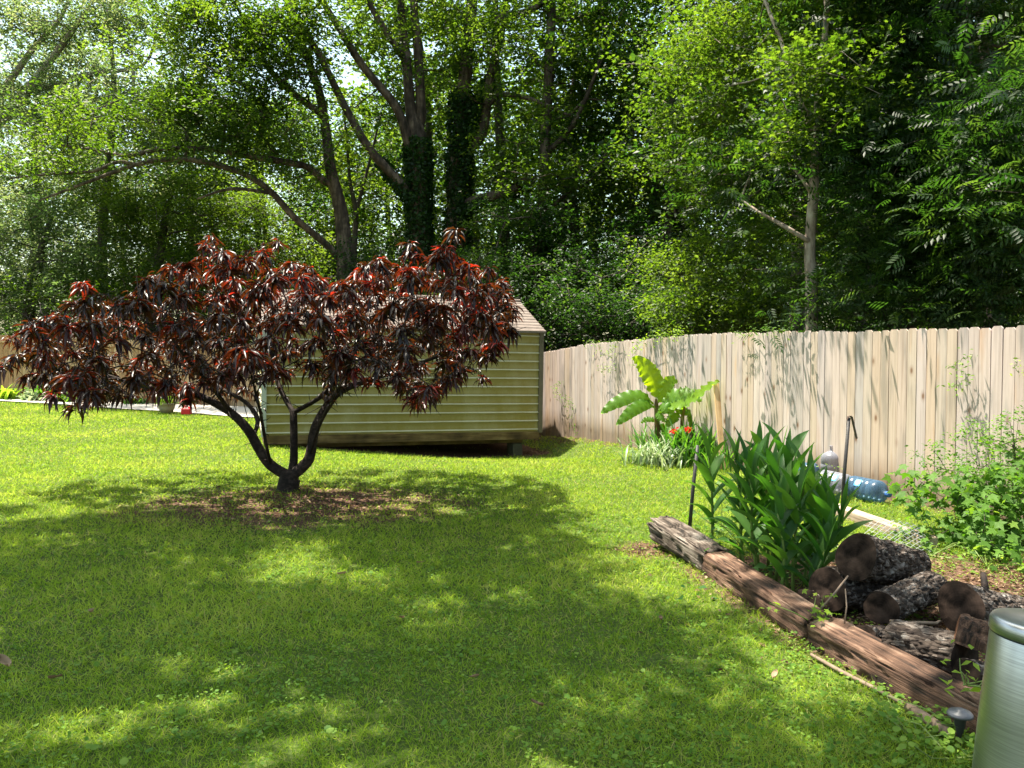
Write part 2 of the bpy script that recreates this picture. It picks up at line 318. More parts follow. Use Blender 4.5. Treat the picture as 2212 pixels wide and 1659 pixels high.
def siding_mat(name, base, alg, rough=.5):
    m, N, L, b = newmat(name)
    tc = N.new('ShaderNodeTexCoord'); no = N.new('ShaderNodeTexNoise'); no.inputs['Scale'].default_value = 2.2; no.inputs['Detail'].default_value = 8; no.inputs['Roughness'].default_value = .7
    mp = N.new('ShaderNodeMapping'); mp.inputs['Scale'].default_value = (1, 1, .5); L.new(tc.outputs['Object'], mp.inputs[0]); L.new(mp.outputs[0], no.inputs['Vector'])
    r = ramp(N, [(.3, alg), (.5, tuple(a*.82+c*.18 for a, c in zip(alg, base))), (.72, tuple((a+c)/2 for a, c in zip(alg, base))), (.95, base)])
    sx = N.new('ShaderNodeSeparateXYZ'); L.new(tc.outputs['Object'], sx.inputs[0])
    # algae grows under each rib; the pale rib band paints in its catch-light
    a1 = N.new('ShaderNodeMath'); a1.operation = 'ADD'; a1.inputs[1].default_value = -.185+.166*4; L.new(sx.outputs['Z'], a1.inputs[0])
    md = N.new('ShaderNodeMath'); md.operation = 'FRACT'; dv = N.new('ShaderNodeMath'); dv.operation = 'DIVIDE'; dv.inputs[1].default_value = .166
    L.new(a1.outputs[0], dv.inputs[0]); L.new(dv.outputs[0], md.inputs[0])
    ra = ramp(N, [(.0, (.45, .45, .45)), (.03, (1, 1, 1)), (.15, (1, 1, 1)), (.19, (.36, .36, .36)), (.5, (.42, .42, .42)), (.86, (.28, .28, .28)), (1, (.45, .45, .45))]); L.new(md.outputs[0], ra.inputs[0])
    ad = N.new('ShaderNodeMath'); ad.operation = 'ADD'; L.new(no.outputs['Fac'], ad.inputs[0]); L.new(ra.outputs[0], ad.inputs[1])
    s2 = N.new('ShaderNodeMath'); s2.operation = 'SUBTRACT'; s2.inputs[1].default_value = .5; L.new(ad.outputs[0], s2.inputs[0])
    L.new(s2.outputs[0], r.inputs[0])
    vo = N.new('ShaderNodeTexNoise'); vo.inputs['Scale'].default_value = 30; vo.inputs['Detail'].default_value = 2; L.new(tc.outputs['Object'], vo.inputs['Vector'])
    rs = ramp(N, [(.68, (0, 0, 0)), (.76, (1, 1, 1))]); L.new(vo.outputs['Fac'], rs.inputs[0])
    mx = N.new('ShaderNodeMixRGB'); L.new(rs.outputs[0], mx.inputs[0]); L.new(r.outputs[0], mx.inputs[1]); mx.inputs[2].default_value = (.10, .10, .04, 1)
    L.new(mx.outputs[0], b.inputs['Base Color']); b.inputs['Roughness'].default_value = rough
    return m
M['siding'] = siding_mat('siding', (.56, .52, .40), (.235, .180, .040))
M['roofing'] = plain('roofing', (.14, .11, .095), .8, nscale=5, namt=.3)

# ground: soil / turf blended by a vertex mask with noise
def ground_mat():
    m, N, L, b = newmat('ground')
    tc = N.new('ShaderNodeTexCoord'); at = N.new('ShaderNodeAttribute'); at.attribute_name = 'soil'
    n1 = N.new('ShaderNodeTexNoise'); n1.inputs['Scale'].default_value = 2.2; n1.inputs['Detail'].default_value = 8
    n2 = N.new('ShaderNodeTexNoise'); n2.inputs['Scale'].default_value = 45; n2.inputs['Detail'].default_value = 6
    for n in (n1, n2): L.new(tc.outputs['Object'], n.inputs['Vector'])
    turf = ramp(N, [(.3, (.030, .048, .010)), (.5, (.055, .085, .016)), (.75, (.11, .13, .035))]); L.new(n2.outputs['Fac'], turf.inputs[0])
    soil = ramp(N, [(.3, (.03, .017, .012)), (.5, (.075, .042, .028)), (.7, (.17, .105, .075))]); L.new(n2.outputs['Fac'], soil.inputs[0])
    f = N.new('ShaderNodeMath'); f.operation = 'ADD'; L.new(at.outputs['Fac'], f.inputs[0])
    g = N.new('ShaderNodeMath'); g.operation = 'MULTIPLY_ADD'; g.inputs[1].default_value = .9; g.inputs[2].default_value = -.45; L.new(n1.outputs['Fac'], g.inputs[0]); L.new(g.outputs[0], f.inputs[1])
    fr = ramp(N, [(.3, (0, 0, 0)), (.6, (1, 1, 1))]); L.new(f.outputs[0], fr.inputs[0])
    mx = N.new('ShaderNodeMixRGB'); L.new(fr.outputs[0], mx.inputs[0]); L.new(turf.outputs[0], mx.inputs[1]); L.new(soil.outputs[0], mx.inputs[2])
    L.new(mx.outputs[0], b.inputs['Base Color']); b.inputs['Roughness'].default_value = .95; b.inputs['Specular IOR Level'].default_value = .1
    bp = N.new('ShaderNodeBump'); bp.inputs['Strength'].default_value = .8; bp.inputs['Distance'].default_value = .015; L.new(n2.outputs['Fac'], bp.inputs['Height']); L.new(bp.outputs[0], b.inputs['Normal'])
    return m

# ------------------------------------------------------------------ layout lines
def fence_x(y): return 1.3+(15.6-y)*0.4                     # right fence
TIM_Y = np.array([3.0, 3.36, 4.28, 5.65, 6.35]); TIM_X = np.array([2.15, 1.99, 1.62, 1.36, 1.16])
def timber_x(y): return np.interp(y, TIM_Y, TIM_X)
TREE = np.array([-2.54, 8.88]); LSH = np.array([-4.37, 13.8]); ANG = math.atan2(1.7, 4.917)
def vnoise(x, y, s, seed=0.):
    return np.array([noise.noise(Vector((a*s+seed, b*s-seed, seed))) for a, b in zip(np.ravel(x), np.ravel(y))]).reshape(np.shape(x))
def soil_mask(x, y):
    x = np.asarray(x, float); y = np.asarray(y, float)
    s = .76*np.exp(-(((x-TREE[0]-.25)/2.1)**2+((y-TREE[1]+.65)/1.35)**2)**1.5)
    bed = sstep(-.05, .12, x-timber_x(y))*(1-sstep(5.9, 6.5, y))
    s = np.maximum(s, bed*(.95-.35*sstep(5.0, 6.2, y)*sstep(2.6, 3.4, x)))
    # worn strip on the lawn side of the timbers, bare spot by the grey end
    dl = timber_x(y)-x
    s = np.maximum(s, .55*np.exp(-((dl-.08)/.13)**2)*(y < 6.4))
    s = np.maximum(s, .95*np.exp(-((x-1.07)/.24)**2-((y-6.28)/.32)**2))
    ux = (x-LSH[0])*math.cos(ANG)+(y-LSH[1])*math.sin(ANG); uy = -(x-LSH[0])*math.sin(ANG)+(y-LSH[1])*math.cos(ANG)
    s = np.maximum(s, 1.3*sstep(-.12, .05, uy)*sstep(3.2, 3.0, uy)*sstep(.1, .5, ux)*(1-sstep(5.25, 5.6, ux)))
    s = np.maximum(s, .45*np.exp(-((x+7.3)/1.1)**2-((y-15.9)/.25)**2))
    s = np.maximum(s, np.where(x > fence_x(y)+.02, .8, 0)); s = np.maximum(s, np.where(y > 22.7, .8, 0))
    s = np.maximum(s, .45*np.exp(-((x-fence_x(y)+.1)/.18)**2))
    return s
def axis(fine0, fine1, st, far0, far1, n):
    a = np.arange(fine0, fine1+st/2, st)
    lo = fine0-(np.linspace(0, 1, n)[1:]**2)*(fine0-far0); hi = fine1+(np.linspace(0, 1, n)[1:]**2)*(far1-fine1)
    return np.concatenate([lo[::-1], a, hi])
gx = axis(-18, 8, .1, -220, 220, 24); gy = axis(1.5, 25, .1, -60, 320, 26)
GX, GY = np.meshgrid(gx, gy); GZ = gz(GX, GY)
nx, ny = len(gx), len(gy)
me = bpy.data.meshes.new('lawn_ground')
me.vertices.add(nx*ny); me.vertices.foreach_set('co', np.stack([GX, GY, GZ], -1).astype(np.float32).ravel())
ii = (np.arange(ny-1)[:, None]*nx+np.arange(nx-1)[None, :]).ravel()
lp = np.stack([ii, ii+1, ii+nx+1, ii+nx], 1).astype(np.int32)
me.loops.add(lp.size); me.loops.foreach_set('vertex_index', lp.ravel()); me.polygons.add(len(lp))
me.polygons.foreach_set('loop_start', (np.arange(len(lp))*4).astype(np.int32))
try: me.polygons.foreach_set('loop_total', np.full(len(lp), 4, np.int32))
except Exception: pass
me.update(calc_edges=True)
a = me.attributes.new('soil', 'FLOAT', 'POINT'); a.data.foreach_set('value', soil_mask(GX, GY).ravel().astype(np.float32))
me.polygons.foreach_set('use_smooth', np.ones(len(lp), bool))
me.materials.append(ground_mat())
ground = bpy.data.objects.new('ground', me); COL.objects.link(ground); tag(ground, kind='structure')

# driveway strip in front of the left fence
dv = MB(); n = 60
xs = np.linspace(-40, 1, n)
near = np.interp(xs, [-40, -14, -6.2, 1], [24-.0, 21.6, 19.3, 18.7]); near[xs < -14] = 21.6+(-14-xs[xs < -14])*.05
V = []; K = 8
for i, x in enumerate(xs):
    for k in range(K+1):
        y = near[i]+(22.55-near[i])*k/K; V.append((x, y, gzf(x, y)+.03))
fs = [(i*(K+1)+k, (i+1)*(K+1)+k, (i+1)*(K+1)+k+1, i*(K+1)+k+1) for i in range(n-1) for k in range(K)]
dv.add(V, fs); tag(dv.build('driveway', M['concrete'], smooth=True), kind='structure')

# ------------------------------------------------------------------ grass
def scatter(y0, y1, dens, wpad=1.2, step=.5):
    X = []; Y = []
    y = y0
    while y < y1:
        yb = min(y+step, y1); hw = .66*yb+wpad
        nn = int(dens((y+yb)/2)*2*hw*(yb-y)); X.append(rng.uniform(-hw, hw, nn)); Y.append(rng.uniform(y, yb, nn)); y = yb
    return np.concatenate(X), np.concatenate(Y)
gxp, gyp = scatter(2.3, 22.5, lambda y: 6200*(3.5/max(y, 3.0))**1.5)
sm = soil_mask(gxp, gyp)
patch = np.sin(gxp*2.1+1.3*np.sin(gyp*1.7))*np.sin(gyp*2.3+1.1*np.sin(gxp*1.9))
patch2 = np.sin(gxp*6.3+2*np.sin(gyp*4.7))*np.sin(gyp*7.1+2*np.sin(gxp*5.3))
keep = rng.random(len(gxp)) < np.clip(1.0-1.25*np.clip(sm-.12, 0, 1)+.22*patch*(sm > .2), .02, 1)
keep &= (gxp < fence_x(gyp)-.02)
keep &= ~((gyp > np.interp(gxp, [-14, -6.2, 1], [21.55, 19.25, 18.7])) & (gxp < 1))
gxp, gyp, patch, patch2, sm = [q[keep] for q in (gxp, gyp, patch, patch2, sm)]
n = len(gxp); pos = np.stack([gxp, gyp, gz(gxp, gyp)-.004], 1)
d = rdir(n, .35, 1.0); d[:, 2] *= 1.0
fw = np.clip(gyp/4, .8, 6)
hgt = rng.uniform(.028, .062, n)*(1+.25*patch+.2*patch2)*np.clip(fw, 1, 1.15)*(1-.3*np.clip(sm, 0, 1))
wid = rng.uniform(.0026, .0046, n)*fw**.85
tint = np.clip(.36+.13*patch+.13*patch2+rng.normal(0, .18, n), 0, 1)
tint[rng.random(n) < .06+.05*(patch < -.3)] = 1.0
parts = []
for k, bend in enumerate((.15, .45, .75)):
    s_ = np.arange(n) % 3 == k
    nr = rdir(s_.sum(), -.2, .6)
    parts.append((inst(T_blade(bend), pos[s_], d[s_], nr, hgt[s_], wid[s_]), tint[s_]))
grass = leaf_obj('grass', parts, M['grass']); tag(grass, 'short mown bright green lawn grass across the yard', 'grass', kind='stuff')
print('grass blades', n)

# broad-leaved weeds in the lawn
cx_, cy_ = scatter(2.3, 13, lambda y: 430*(3.5/max(y, 3))**1.5)
w = (np.sin(cx_*1.7+3)*np.sin(cy_*1.3+1.5)+np.sin(cx_*4.1)*np.cos(cy_*3.7)) > np.where(cx_ > .8, -.6, .1)-.2
w |= rng.random(len(cx_)) < .3
w &= (cx_ < fence_x(cy_)-.05) & (rng.random(len(cx_)) > .25*soil_mask(cx_, cy_))
cx_, cy_ = cx_[w], cy_[w]; k = 4
bx = np.repeat(cx_, k)+rng.normal(0, .018, len(cx_)*k); by = np.repeat(cy_, k)+rng.normal(0, .018, len(cx_)*k)
n = len(bx); pos = np.stack([bx, by, gz(bx, by)+rng.uniform(.012, .045, n)], 1)
leaf_sz = rng.uniform(.008, .018, n)*np.where(rng.random(n) < .05, 2., 1)
o = leaf_obj('clover', [(inst(T_round(), pos, rdir(n, -.15, .25), np.array([[0, 0, 1.]])+rng.normal(0, .35, (n, 3)), leaf_sz), np.clip(rng.normal(.62, .27, n), 0, 1))], M['clover'])
tag(o, 'low clover and small round-leaved weeds growing through the lawn', 'weeds', kind='stuff')

# leaf litter: under the red tree, in the bed, by the shed
lx = []; ly = []
for (cx0, cy0, rx, ry, nn) in ((TREE[0]+.3, TREE[1]-.6, 1.7, 1.1, 2400), (2.9, 4.9, 1.2, 1.1, 5200), (1.05, 6.2, .25, .3, 120), (.75, 15.6, .5, .5, 900), (3.6, 6.3, .7, .6, 1200), (1.5, 4.6, .3, 1.1, 260)):
    lx.append(rng.normal(cx0, rx*.6, nn)); ly.append(rng.normal(cy0, ry*.6, nn))
lx = np.concatenate(lx); ly = np.concatenate(ly); sel = (lx < fence_x(ly)-.05) & (rng.random(len(lx)) < soil_mask(lx, ly)+.15); lx, ly = lx[sel], ly[sel]
n = len(lx); pos = np.stack([lx, ly, gz(lx, ly)+rng.uniform(.004, .022, n)], 1)
o = leaf_obj('leaf_litter', [(inst(T_kite(.5, .12, .1), pos, rdir(n, -.25, .3), np.array([[0, 0, 1.]])+rng.normal(0, .4, (n, 3)), rng.uniform(.02, .055, n)), rng.random(n))], M['dry'])
tag(o, 'brown dead leaves and bark crumbs scattered over bare soil', 'leaf litter', kind='stuff')

# ------------------------------------------------------------------ right fence
def pickets(mb, p0, p1, h, wid, thick, nrm, topvar=.012, ear=.022):
    p0 = np.array(p0, float); p1 = np.array(p1, float); Ld = np.linalg.norm(p1-p0); u = (p1-p0)/Ld; nb = int(round(Ld/wid)); wb = Ld/nb
    nrm = np.array(nrm)
    for i in range(nb):
        c = p0+u*(i+.5)*wb; w2 = wb/2-random.uniform(.0016, .0048); z0 = gzf(c[0], c[1])-.04
        zt = gzf(c[0], c[1])+(h(c[1]) if callable(h) else h)+random.uniform(-topvar, topvar); off = random.uniform(-.003, .004); le = random.uniform(-.004, .004)
        t = random.random()
        prof = [(-w2, z0), (w2, z0), (w2+le, zt-ear), (w2-ear+le, zt), (-w2+ear+le, zt), (-w2+le, zt-ear)]
        F_ = [(c[0]+u[0]*a+nrm[0]*off, c[1]+u[1]*a+nrm[1]*off, z) for a, z in prof]
        B_ = [(x-nrm[0]*thick, y-nrm[1]*thick, z) for x, y, z in F_]
        mb.add(F_+B_, [tuple(range(6)), tuple(range(11, 5, -1))]+[(j, j+6, (j+1) % 6+6, (j+1) % 6) for j in range(6)], t)
fr = empty('wooden_fence', (fence_x(8.2), 8.2, 0), 'tall pale cedar privacy fence with dog-eared pickets running down the right side of the yard', 'fence')
fr.location = (0, 0, 0)
u = np.array([-.3714, .9285]); nr = np.array([-.9285, -.3714])
y = 4.4; sec = 2.25
while y < 22.6:
    y2 = min(y+sec*.9285, 22.7); mb = MB()
    pickets(mb, (fence_x(y), y), (fence_x(y2), y2), lambda q: 1.82+.09*math.exp(-((q-11.2)/2.7)**2), .118, .016, nr)
    mb.build('board_panel', M['fence'], fr)
    rb = MB()
    for zz in (.3, .95, 1.6):
        mid = np.array([(fence_x(y)+fence_x(y2))/2, (y+y2)/2])-nr*.045
        rb.box((mid[0], mid[1], zz+gzf(*mid)), (.038, sec-.02, .089), rz=math.atan2(u[1], u[0])-math.pi/2)
    rb.build('rail', M['fence'], fr)
    pb = MB(); q = np.array([fence_x(y), y])-nr*.115; pb.box((q[0], q[1], .85+gzf(*q)), (.09, .09, 1.72), rz=math.atan2(u[1], u[0])); pb.build('post', M['fence'], fr)
    y = y2
# left fence (rail side towards the yard)
fl = empty('wooden_fence', (0, 0, 0), 'warm orange-brown wooden fence across the back of the yard beyond the driveway', 'fence')
x = -30.
while x < -2.2:
    x2 = min(x+2.4, -1.9); mb = MB()
    pickets(mb, (x, 23.05), (x2, 23.05), 1.83, .14, .016, (0, -1)); mb.build('board_panel', M['fence_warm'], fl)
    rb = MB()
    for zz in (.25, 1.03, 1.66):
        z1, z2 = gzf(x, 23)+zz, gzf(x2, 23)+zz
        y0_, y1_ = 22.985, 23.03
        V = [(x+.05, y0_, z1-.045), (x2-.05, y0_, z2-.045), (x2-.05, y0_, z2+.045), (x+.05, y0_, z1+.045), (x+.05, y1_, z1-.045), (x2-.05, y1_, z2-.045), (x2-.05, y1_, z2+.045), (x+.05, y1_, z1+.045)]
        rb.add(V, [(0, 1, 2, 3), (7, 6, 5, 4), (0, 4, 5, 1), (3, 2, 6, 7), (0, 3, 7, 4), (1, 5, 6, 2)])
    rb.build('rail', M['fence_warm'], fl)
    pb = MB(); pb.box((x, 22.96, gzf(x, 23)+.88), (.09, .09, 1.84)); pb.build('post', M['fence_warm'], fl)
    x = x2

# ------------------------------------------------------------------ shed
LSH = np.array([-4.37, 13.8]); ANG = math.atan2(1.7, 4.917); SL = 5.2; SD = 3.0
shed = empty('shed', (LSH[0], LSH[1], .03), 'olive-tan ribbed metal garden shed with pale low gable roof, raised on blocks', 'shed', rot=(0, .0154, ANG))
H = 2.14; RP = .166
def ribprof(z0, z1, first):
    pts = [(0, z0)]; z = first
    while z < z1-.03:
        pts += [(0, z-.012), (.030, z-.009), (.030, z+.001), (0, z+.010)]; z += RP
    pts.append((0, z1)); return pts
pf = ribprof(.15, H, .185+.015)
def wall_panel(p0, p1, out, name, prof=pf):
    mb = MB(); p0 = np.array(p0, float); p1 = np.array(p1, float); out = np.array(out, float); NS = 14
    V = []
    for i in range(NS+1):
        p = p0+(p1-p0)*i/NS
        for k, (o_, z) in enumerate(prof):
            wv = .004*math.sin(i*1.7+z*5) if 0 < i < NS else 0
            V.append((p[0]+out[0]*(o_+wv), p[1]+out[1]*(o_+wv), z+.002*math.sin(i*2.3+k)))
    m = len(prof); fs = [(i*m+k, (i+1)*m+k, (i+1)*m+k+1, i*m+k+1) for i in range(NS) for k in range(m-1)]
    mb.add(V, fs); return mb.build(name, M['siding'], shed)
tag(wall_panel((.03, 0), (SL-.03, 0), (0, -1), 'wall'), None)
wall_panel((SL, .03), (SL, SD-.03), (1, 0), 'wall'); wall_panel((SL-.03, SD), (.03, SD), (0, 1), 'wall'); wall_panel((0, SD-.03), (0, .03), (-1, 0), 'wall')
RH = .66
for sx_, o_ in ((0, -1), (SL, 1)):
    mb = MB(); mb.add([(sx_, 0, H), (sx_, SD, H), (sx_, SD/2, H+RH-.03), (sx_+.01*o_, 0, H), (sx_+.01*o_, SD, H), (sx_+.01*o_, SD/2, H+RH-.03)], [(0, 1, 2), (3, 5, 4), (0, 3, 4, 1), (1, 4, 5, 2), (2, 5, 3, 0)])
    mb.build('gable', M['siding'], shed)
for (cx0, cy0, mt) in ((0, 0, 'trim_pale'), (SL, 0, 'trim_brown'), (0, SD, 'trim_pale'), (SL, SD, 'trim_brown')):
    mb = MB(); mb.box((cx0, cy0, (H+.02)/2+.06), (.085, .085, H-.12)); mb.build('corner_trim', M[mt], shed)
for k, (yy, sgn) in enumerate(((0, 1), (SD, -1))):     # roof planes with ribs parallel to the ridge
    mb = MB(); NR = 11; ov = .09; e0 = -ov; slope = RH/(SD/2)
    pr = []
    for i in range(NR):
        a0 = e0+(SD/2+ov)*i/NR; a1 = e0+(SD/2+ov)*(i+1)/NR
        pr += [(a0, .012), (a0+.02, .022), (a0+.04, .004), (a1-.001, .004)]
    V = []
    for xx in (-.07, SL+.07):
        for a, hh in pr:
            V.append((xx, yy+sgn*a, H+.012+slope*a+hh))
        for a, hh in pr:
            V.append((xx, yy+sgn*a, H-.02+slope*a))
    m = len(pr)
    fs = [(j, 2*m+j, 2*m+j+1, j+1) for j in range(m-1)]+[(m+j+1, 3*m+j+1, 3*m+j, m+j) for j in range(m-1)]
    fs += [(0, m, 3*m, 2*m)]+[(j, j+1, m+j+1, m+j) for j in range(m-1)]+[(2*m+j+1, 2*m+j, 3*m+j, 3*m+j+1) for j in range(m-1)]
    mb.add(V, fs); mb.build('roof', M['roofing'], shed)
mb = MB(); mb.tube([(-.08, SD/2, H+RH+.015), (SL+.08, SD/2, H+RH+.015)], .045, 8); mb.build('ridge_cap', M['roofing'], shed)
for (cx0, cy0, sx_, sy_) in ((SL/2, .02, SL-.04, .04), (SL/2, SD-.02, SL-.04, .04), (.02, SD/2, .04, SD-.1), (SL-.02, SD/2, .04, SD-.1)):
    mb = MB(); mb.box((cx0, cy0-.03 if cy0 < 1 else cy0, .075), (sx_, sy_, .148)); mb.build('base_board', M['base_board'], shed)
for yy in (.28, SD-.3):
    mb = MB(); mb.box((SL/2-.1, yy, -.048), (SL-.35, .1, .09)); mb.build('skid', M['base_board'], shed)
for yy in (.3, SD-.3):
    for xx in (SL-.42,):
        c = LSH+np.array([math.cos(ANG)*xx-math.sin(ANG)*yy, math.sin(ANG)*xx+math.cos(ANG)*yy]); zt = .03-.093-.0154*xx
        mb = MB(); zb = gzf(*c)-.05
        mb.box((0, 0, (zt+zb)/2), (.19, .39, zt-zb), 0)
        o = mb.build('concrete_block', M['block']); o.location = (c[0], c[1], 0); o.rotation_euler = (0, 0, ANG)
        tag(o, 'dark mossy concrete block propping up the front right corner of the shed' if yy < 1 else 'concrete block under the back right corner of the shed', 'block')

# ------------------------------------------------------------------ tree growing
class Skel:
    def __init__(s): s.p = []; s.par = []; s.r = []
    def line(s, pts, radii, parent=-1, sub=4):
        pts = [np.array(p, float) for p in pts]; first = None
        for i in range(len(pts)):
            k = 1 if i == 0 else sub
            for j in range(k):
                t = (j+1)/k if i else 1
                if i: 
                    p0 = pts[i-1]; p1 = pts[i]; pm = pts[max(i-2, 0)]; pn = pts[min(i+1, len(pts)-1)]
                    q = .5*((2*p0)+(p1-pm)*t+(2*pm-5*p0+4*p1-pn)*t*t+(3*p0-pm-3*p1+pn)*t**3); r = radii[i-1]*(1-t)+radii[i]*t
                else: q = pts[0]; r = radii[0]
                if i == 0 and parent >= 0: idx = parent; first = parent; continue
                s.p.append(q); s.par.append(parent if first is None and not s_started(s, first) else prev); s.r.append(r)
                idx = len(s.p)-1
                if first is None: first = idx
                prev = idx
            if i == 0: prev = idx
        return idx
    def near(s, q): P = np.array(s.p); return int(np.argmin(((P-np.array(q))**2).sum(1)))
    def grow(s, targets, seg=.3, sag=.12, rmin=.006, up=.3, startz=None, jit=.04):
        P0 = np.array(s.p); T = np.array(targets)
        dd = np.array([((P0-t)**2).sum(1).min() for t in T]); order = np.argsort(dd); tips = []
        cap = len(s.p)+len(T)*60; A = np.full((cap, 3), 1e6); m0 = len(s.p); A[:m0] = P0
        if startz is not None: A[:m0][P0[:, 2] < startz] += 1e5
        for k in order:
            t = T[k]; m = len(s.p); dz = A[:m, 2]-t[2]
            d2 = ((A[:m]-t)**2).sum(1)+np.where(dz > 0, dz*dz*2, 0)
            i = int(np.argmin(d2)); q = np.array(s.p[i]); L_ = np.linalg.norm(t-q); ns = max(1, min(50, int(L_/seg)))
            mid = (q+t)/2+np.array([0, 0, up*sag*L_])+rng.normal(0, jit*L_, 3); prev = i
            for j in range(1, ns+1):
                a = j/ns; w_ = (1-a)**2*q+2*a*(1-a)*mid+a*a*t
                s.p.append(w_); s.par.append(prev); s.r.append(0); prev = len(s.p)-1; A[prev] = w_
            tips.append(prev)
        return tips
    def mesh(s, rt=.005, pw=.45, n0=8):
        m = len(s.p); cnt = np.zeros(m); ch = [[] for _ in range(m)]
        for i in range(m-1, -1, -1):
            cnt[i] = max(cnt[i], 1) if not ch[i] else cnt[i]
            if s.par[i] >= 0: ch[s.par[i]].append(i); cnt[s.par[i]] += cnt[i]
        rad = np.maximum(rt*cnt**pw, np.array(s.r)); mb = MB(); roots = [i for i in range(m) if s.par[i] < 0]; stack = [(i, None) for i in roots]
        while stack:
            i, p = stack.pop(); chain = [] if p is None else [p]; c = i
            while True:
                chain.append(c)
                if not ch[c]: break
                b = max(ch[c], key=lambda k: rad[k]); stack += [(k, c) for k in ch[c] if k != b]; c = b
            if len(chain) < 2: continue
            rr = rad[chain].copy()
            if p is not None: rr[0] = min(rr[0], rr[1]*1.15)
            for j in range(1, len(rr)): rr[j] = min(rr[j], rr[j-1])
            nn = n0 if rr[0] > .04 else (6 if rr[0] > .012 else 4)
            mb.tube(np.array([s.p[k] for k in chain]), rr, nn, caps=True)
        return mb
def s_started(s, first): return first is not None

def blob_targets(blobs):
    out = []
    for (px, py, rx, ry, Y, dY, n) in blobs:
        k = 0; sc_ = (Y/25)**.7
        while k < n:                                   # boughs, each carrying a few flat sprays
            while True:
                v = rng.uniform(-1, 1, 3)
                if v.dot(v) <= 1: break
            c = W(px+v[0]*rx, py+v[1]*ry, Y+v[2]*dY); m = min(n-k, int(rng.integers(3, 7))); k += m
            for _ in range(m): out.append(c+rng.normal(0, 1, 3)*np.array([.55, .55, .16])*sc_)
    return np.array(out)
def cluster_leaves(tips, n, sig, size, tmpl, tint, zdroop=(-.7, .4), szv=.3, flat=.7):
    tips = np.array(tips); N_ = len(tips)*n
    c = np.repeat(tips, n, 0); off = rng.normal(0, 1, (N_, 3))*sig; off[:, 2] *= flat
    # leaves sit in little twig fans: quantise part of the offset
    tw = rng.normal(0, 1, (len(tips)*max(1, n//11)+1, 3))*sig; tw[:, 2] *= flat
    idx = (np.repeat(np.arange(len(tips)), n)*max(1, n//11)+rng.integers(0, max(1, n//11), N_)) % len(tw)
    off = tw[idx]+rng.normal(0, 1, (N_, 3))*size*.9
    pos = c+off; d = rdir(N_, *zdroop); nrm = np.array([[0, 0, 1.]])+rng.normal(0, .55, (N_, 3))
    tt = np.repeat(np.clip(rng.normal(tint, .14, len(tips)), 0, 1), n)+rng.normal(0, .12, N_)
    return (inst(tmpl, pos, d, nrm, size*rng.uniform(1-szv, 1+szv, N_)), np.clip(tt, 0, 1))

def big_tree(name, label, lines, blobs, leafn, sig, size, mat, bark, tmpl=None, tint=.5, base=None, group=None, ivy=None, rt=.012, n0=10, seg=.5, flat=.7, cat='tree', extra=None, startz=None):
    """lines: list of (pixel polyline, depth or list, radii, parent point or None)"""
    sk = Skel()
    for k, (pl, Y, rad) in enumerate(lines):
        Ys = Y if isinstance(Y, (list, tuple)) else [Y]*len(pl)
        pts = [W(a, b, yy) for (a, b), yy in zip(pl, Ys)]
        if k == 0:
            g = pts[0].copy(); g[2] = gzf(g[0], g[1])-.15
            if pts[0][2] > g[2]+.3: pts = [g]+pts; rad = [rad[0]*1.15]+list(rad)
            sk.line(pts, rad); base_p = g
        else:
            par = sk.near(pts[0]); sk.line(pts, rad, parent=par)
    root = empty(name, tuple(base_p), label, cat, group)
    tg = blob_targets(blobs); tips = sk.grow(tg, seg=seg, rmin=.01, startz=startz)
    sk.mesh(rt, .45, n0).build('trunk', M[bark], root, smooth=True, origin=tuple(base_p)).location = (0, 0, 0)
    tmpl = tmpl or T_kite(.55)
    parts = [cluster_leaves(tg, leafn, sig, size, tmpl, tint, flat=flat)]
    o = leaf_obj('crown', parts, M[mat], root, origin=tuple(base_p)); o.location = (0, 0, 0)
    if extra is not None:
        et, en, es, esz, em = extra
        o = leaf_obj('new_growth', [cluster_leaves(et, en, es, esz, T_kite(.35), .6)], M[em], root, origin=tuple(base_p)); o.location = (0, 0, 0)
    if ivy:
        pp = []; 
        for (a, b, Y, r) in ivy:
            pa = W(a[0], a[1], Y); pb_ = W(b[0], b[1], Y); m = int(np.linalg.norm(pb_-pa)*3600*r)
            t = rng.random(m)[:, None]; ang = rng.uniform(0, 2*math.pi, m); rr = r*(.92+rng.uniform(0, .3, m)+.12*np.sin(t[:, 0]*23+ang*2))
            ax = unit((pb_-pa)[None])[0]; e1 = unit(np.cross(ax, [0, 1, .01])[None])[0]; e2 = np.cross(ax, e1)
            pos = pa+(pb_-pa)*t+(np.cos(ang)[:, None]*e1+np.sin(ang)[:, None]*e2)*rr[:, None]
            out = np.cos(ang)[:, None]*e1+np.sin(ang)[:, None]*e2
            pp.append((inst(T_kite(.8), pos, rdir(m, -1, .2), out+rng.normal(0, .4, (m, 3)), rng.uniform(.08, .14, m)), rng.random(m)))
        o = leaf_obj('ivy', pp, M['ivy'], root, origin=tuple(base_p)); o.location = (0, 0, 0)
    return root

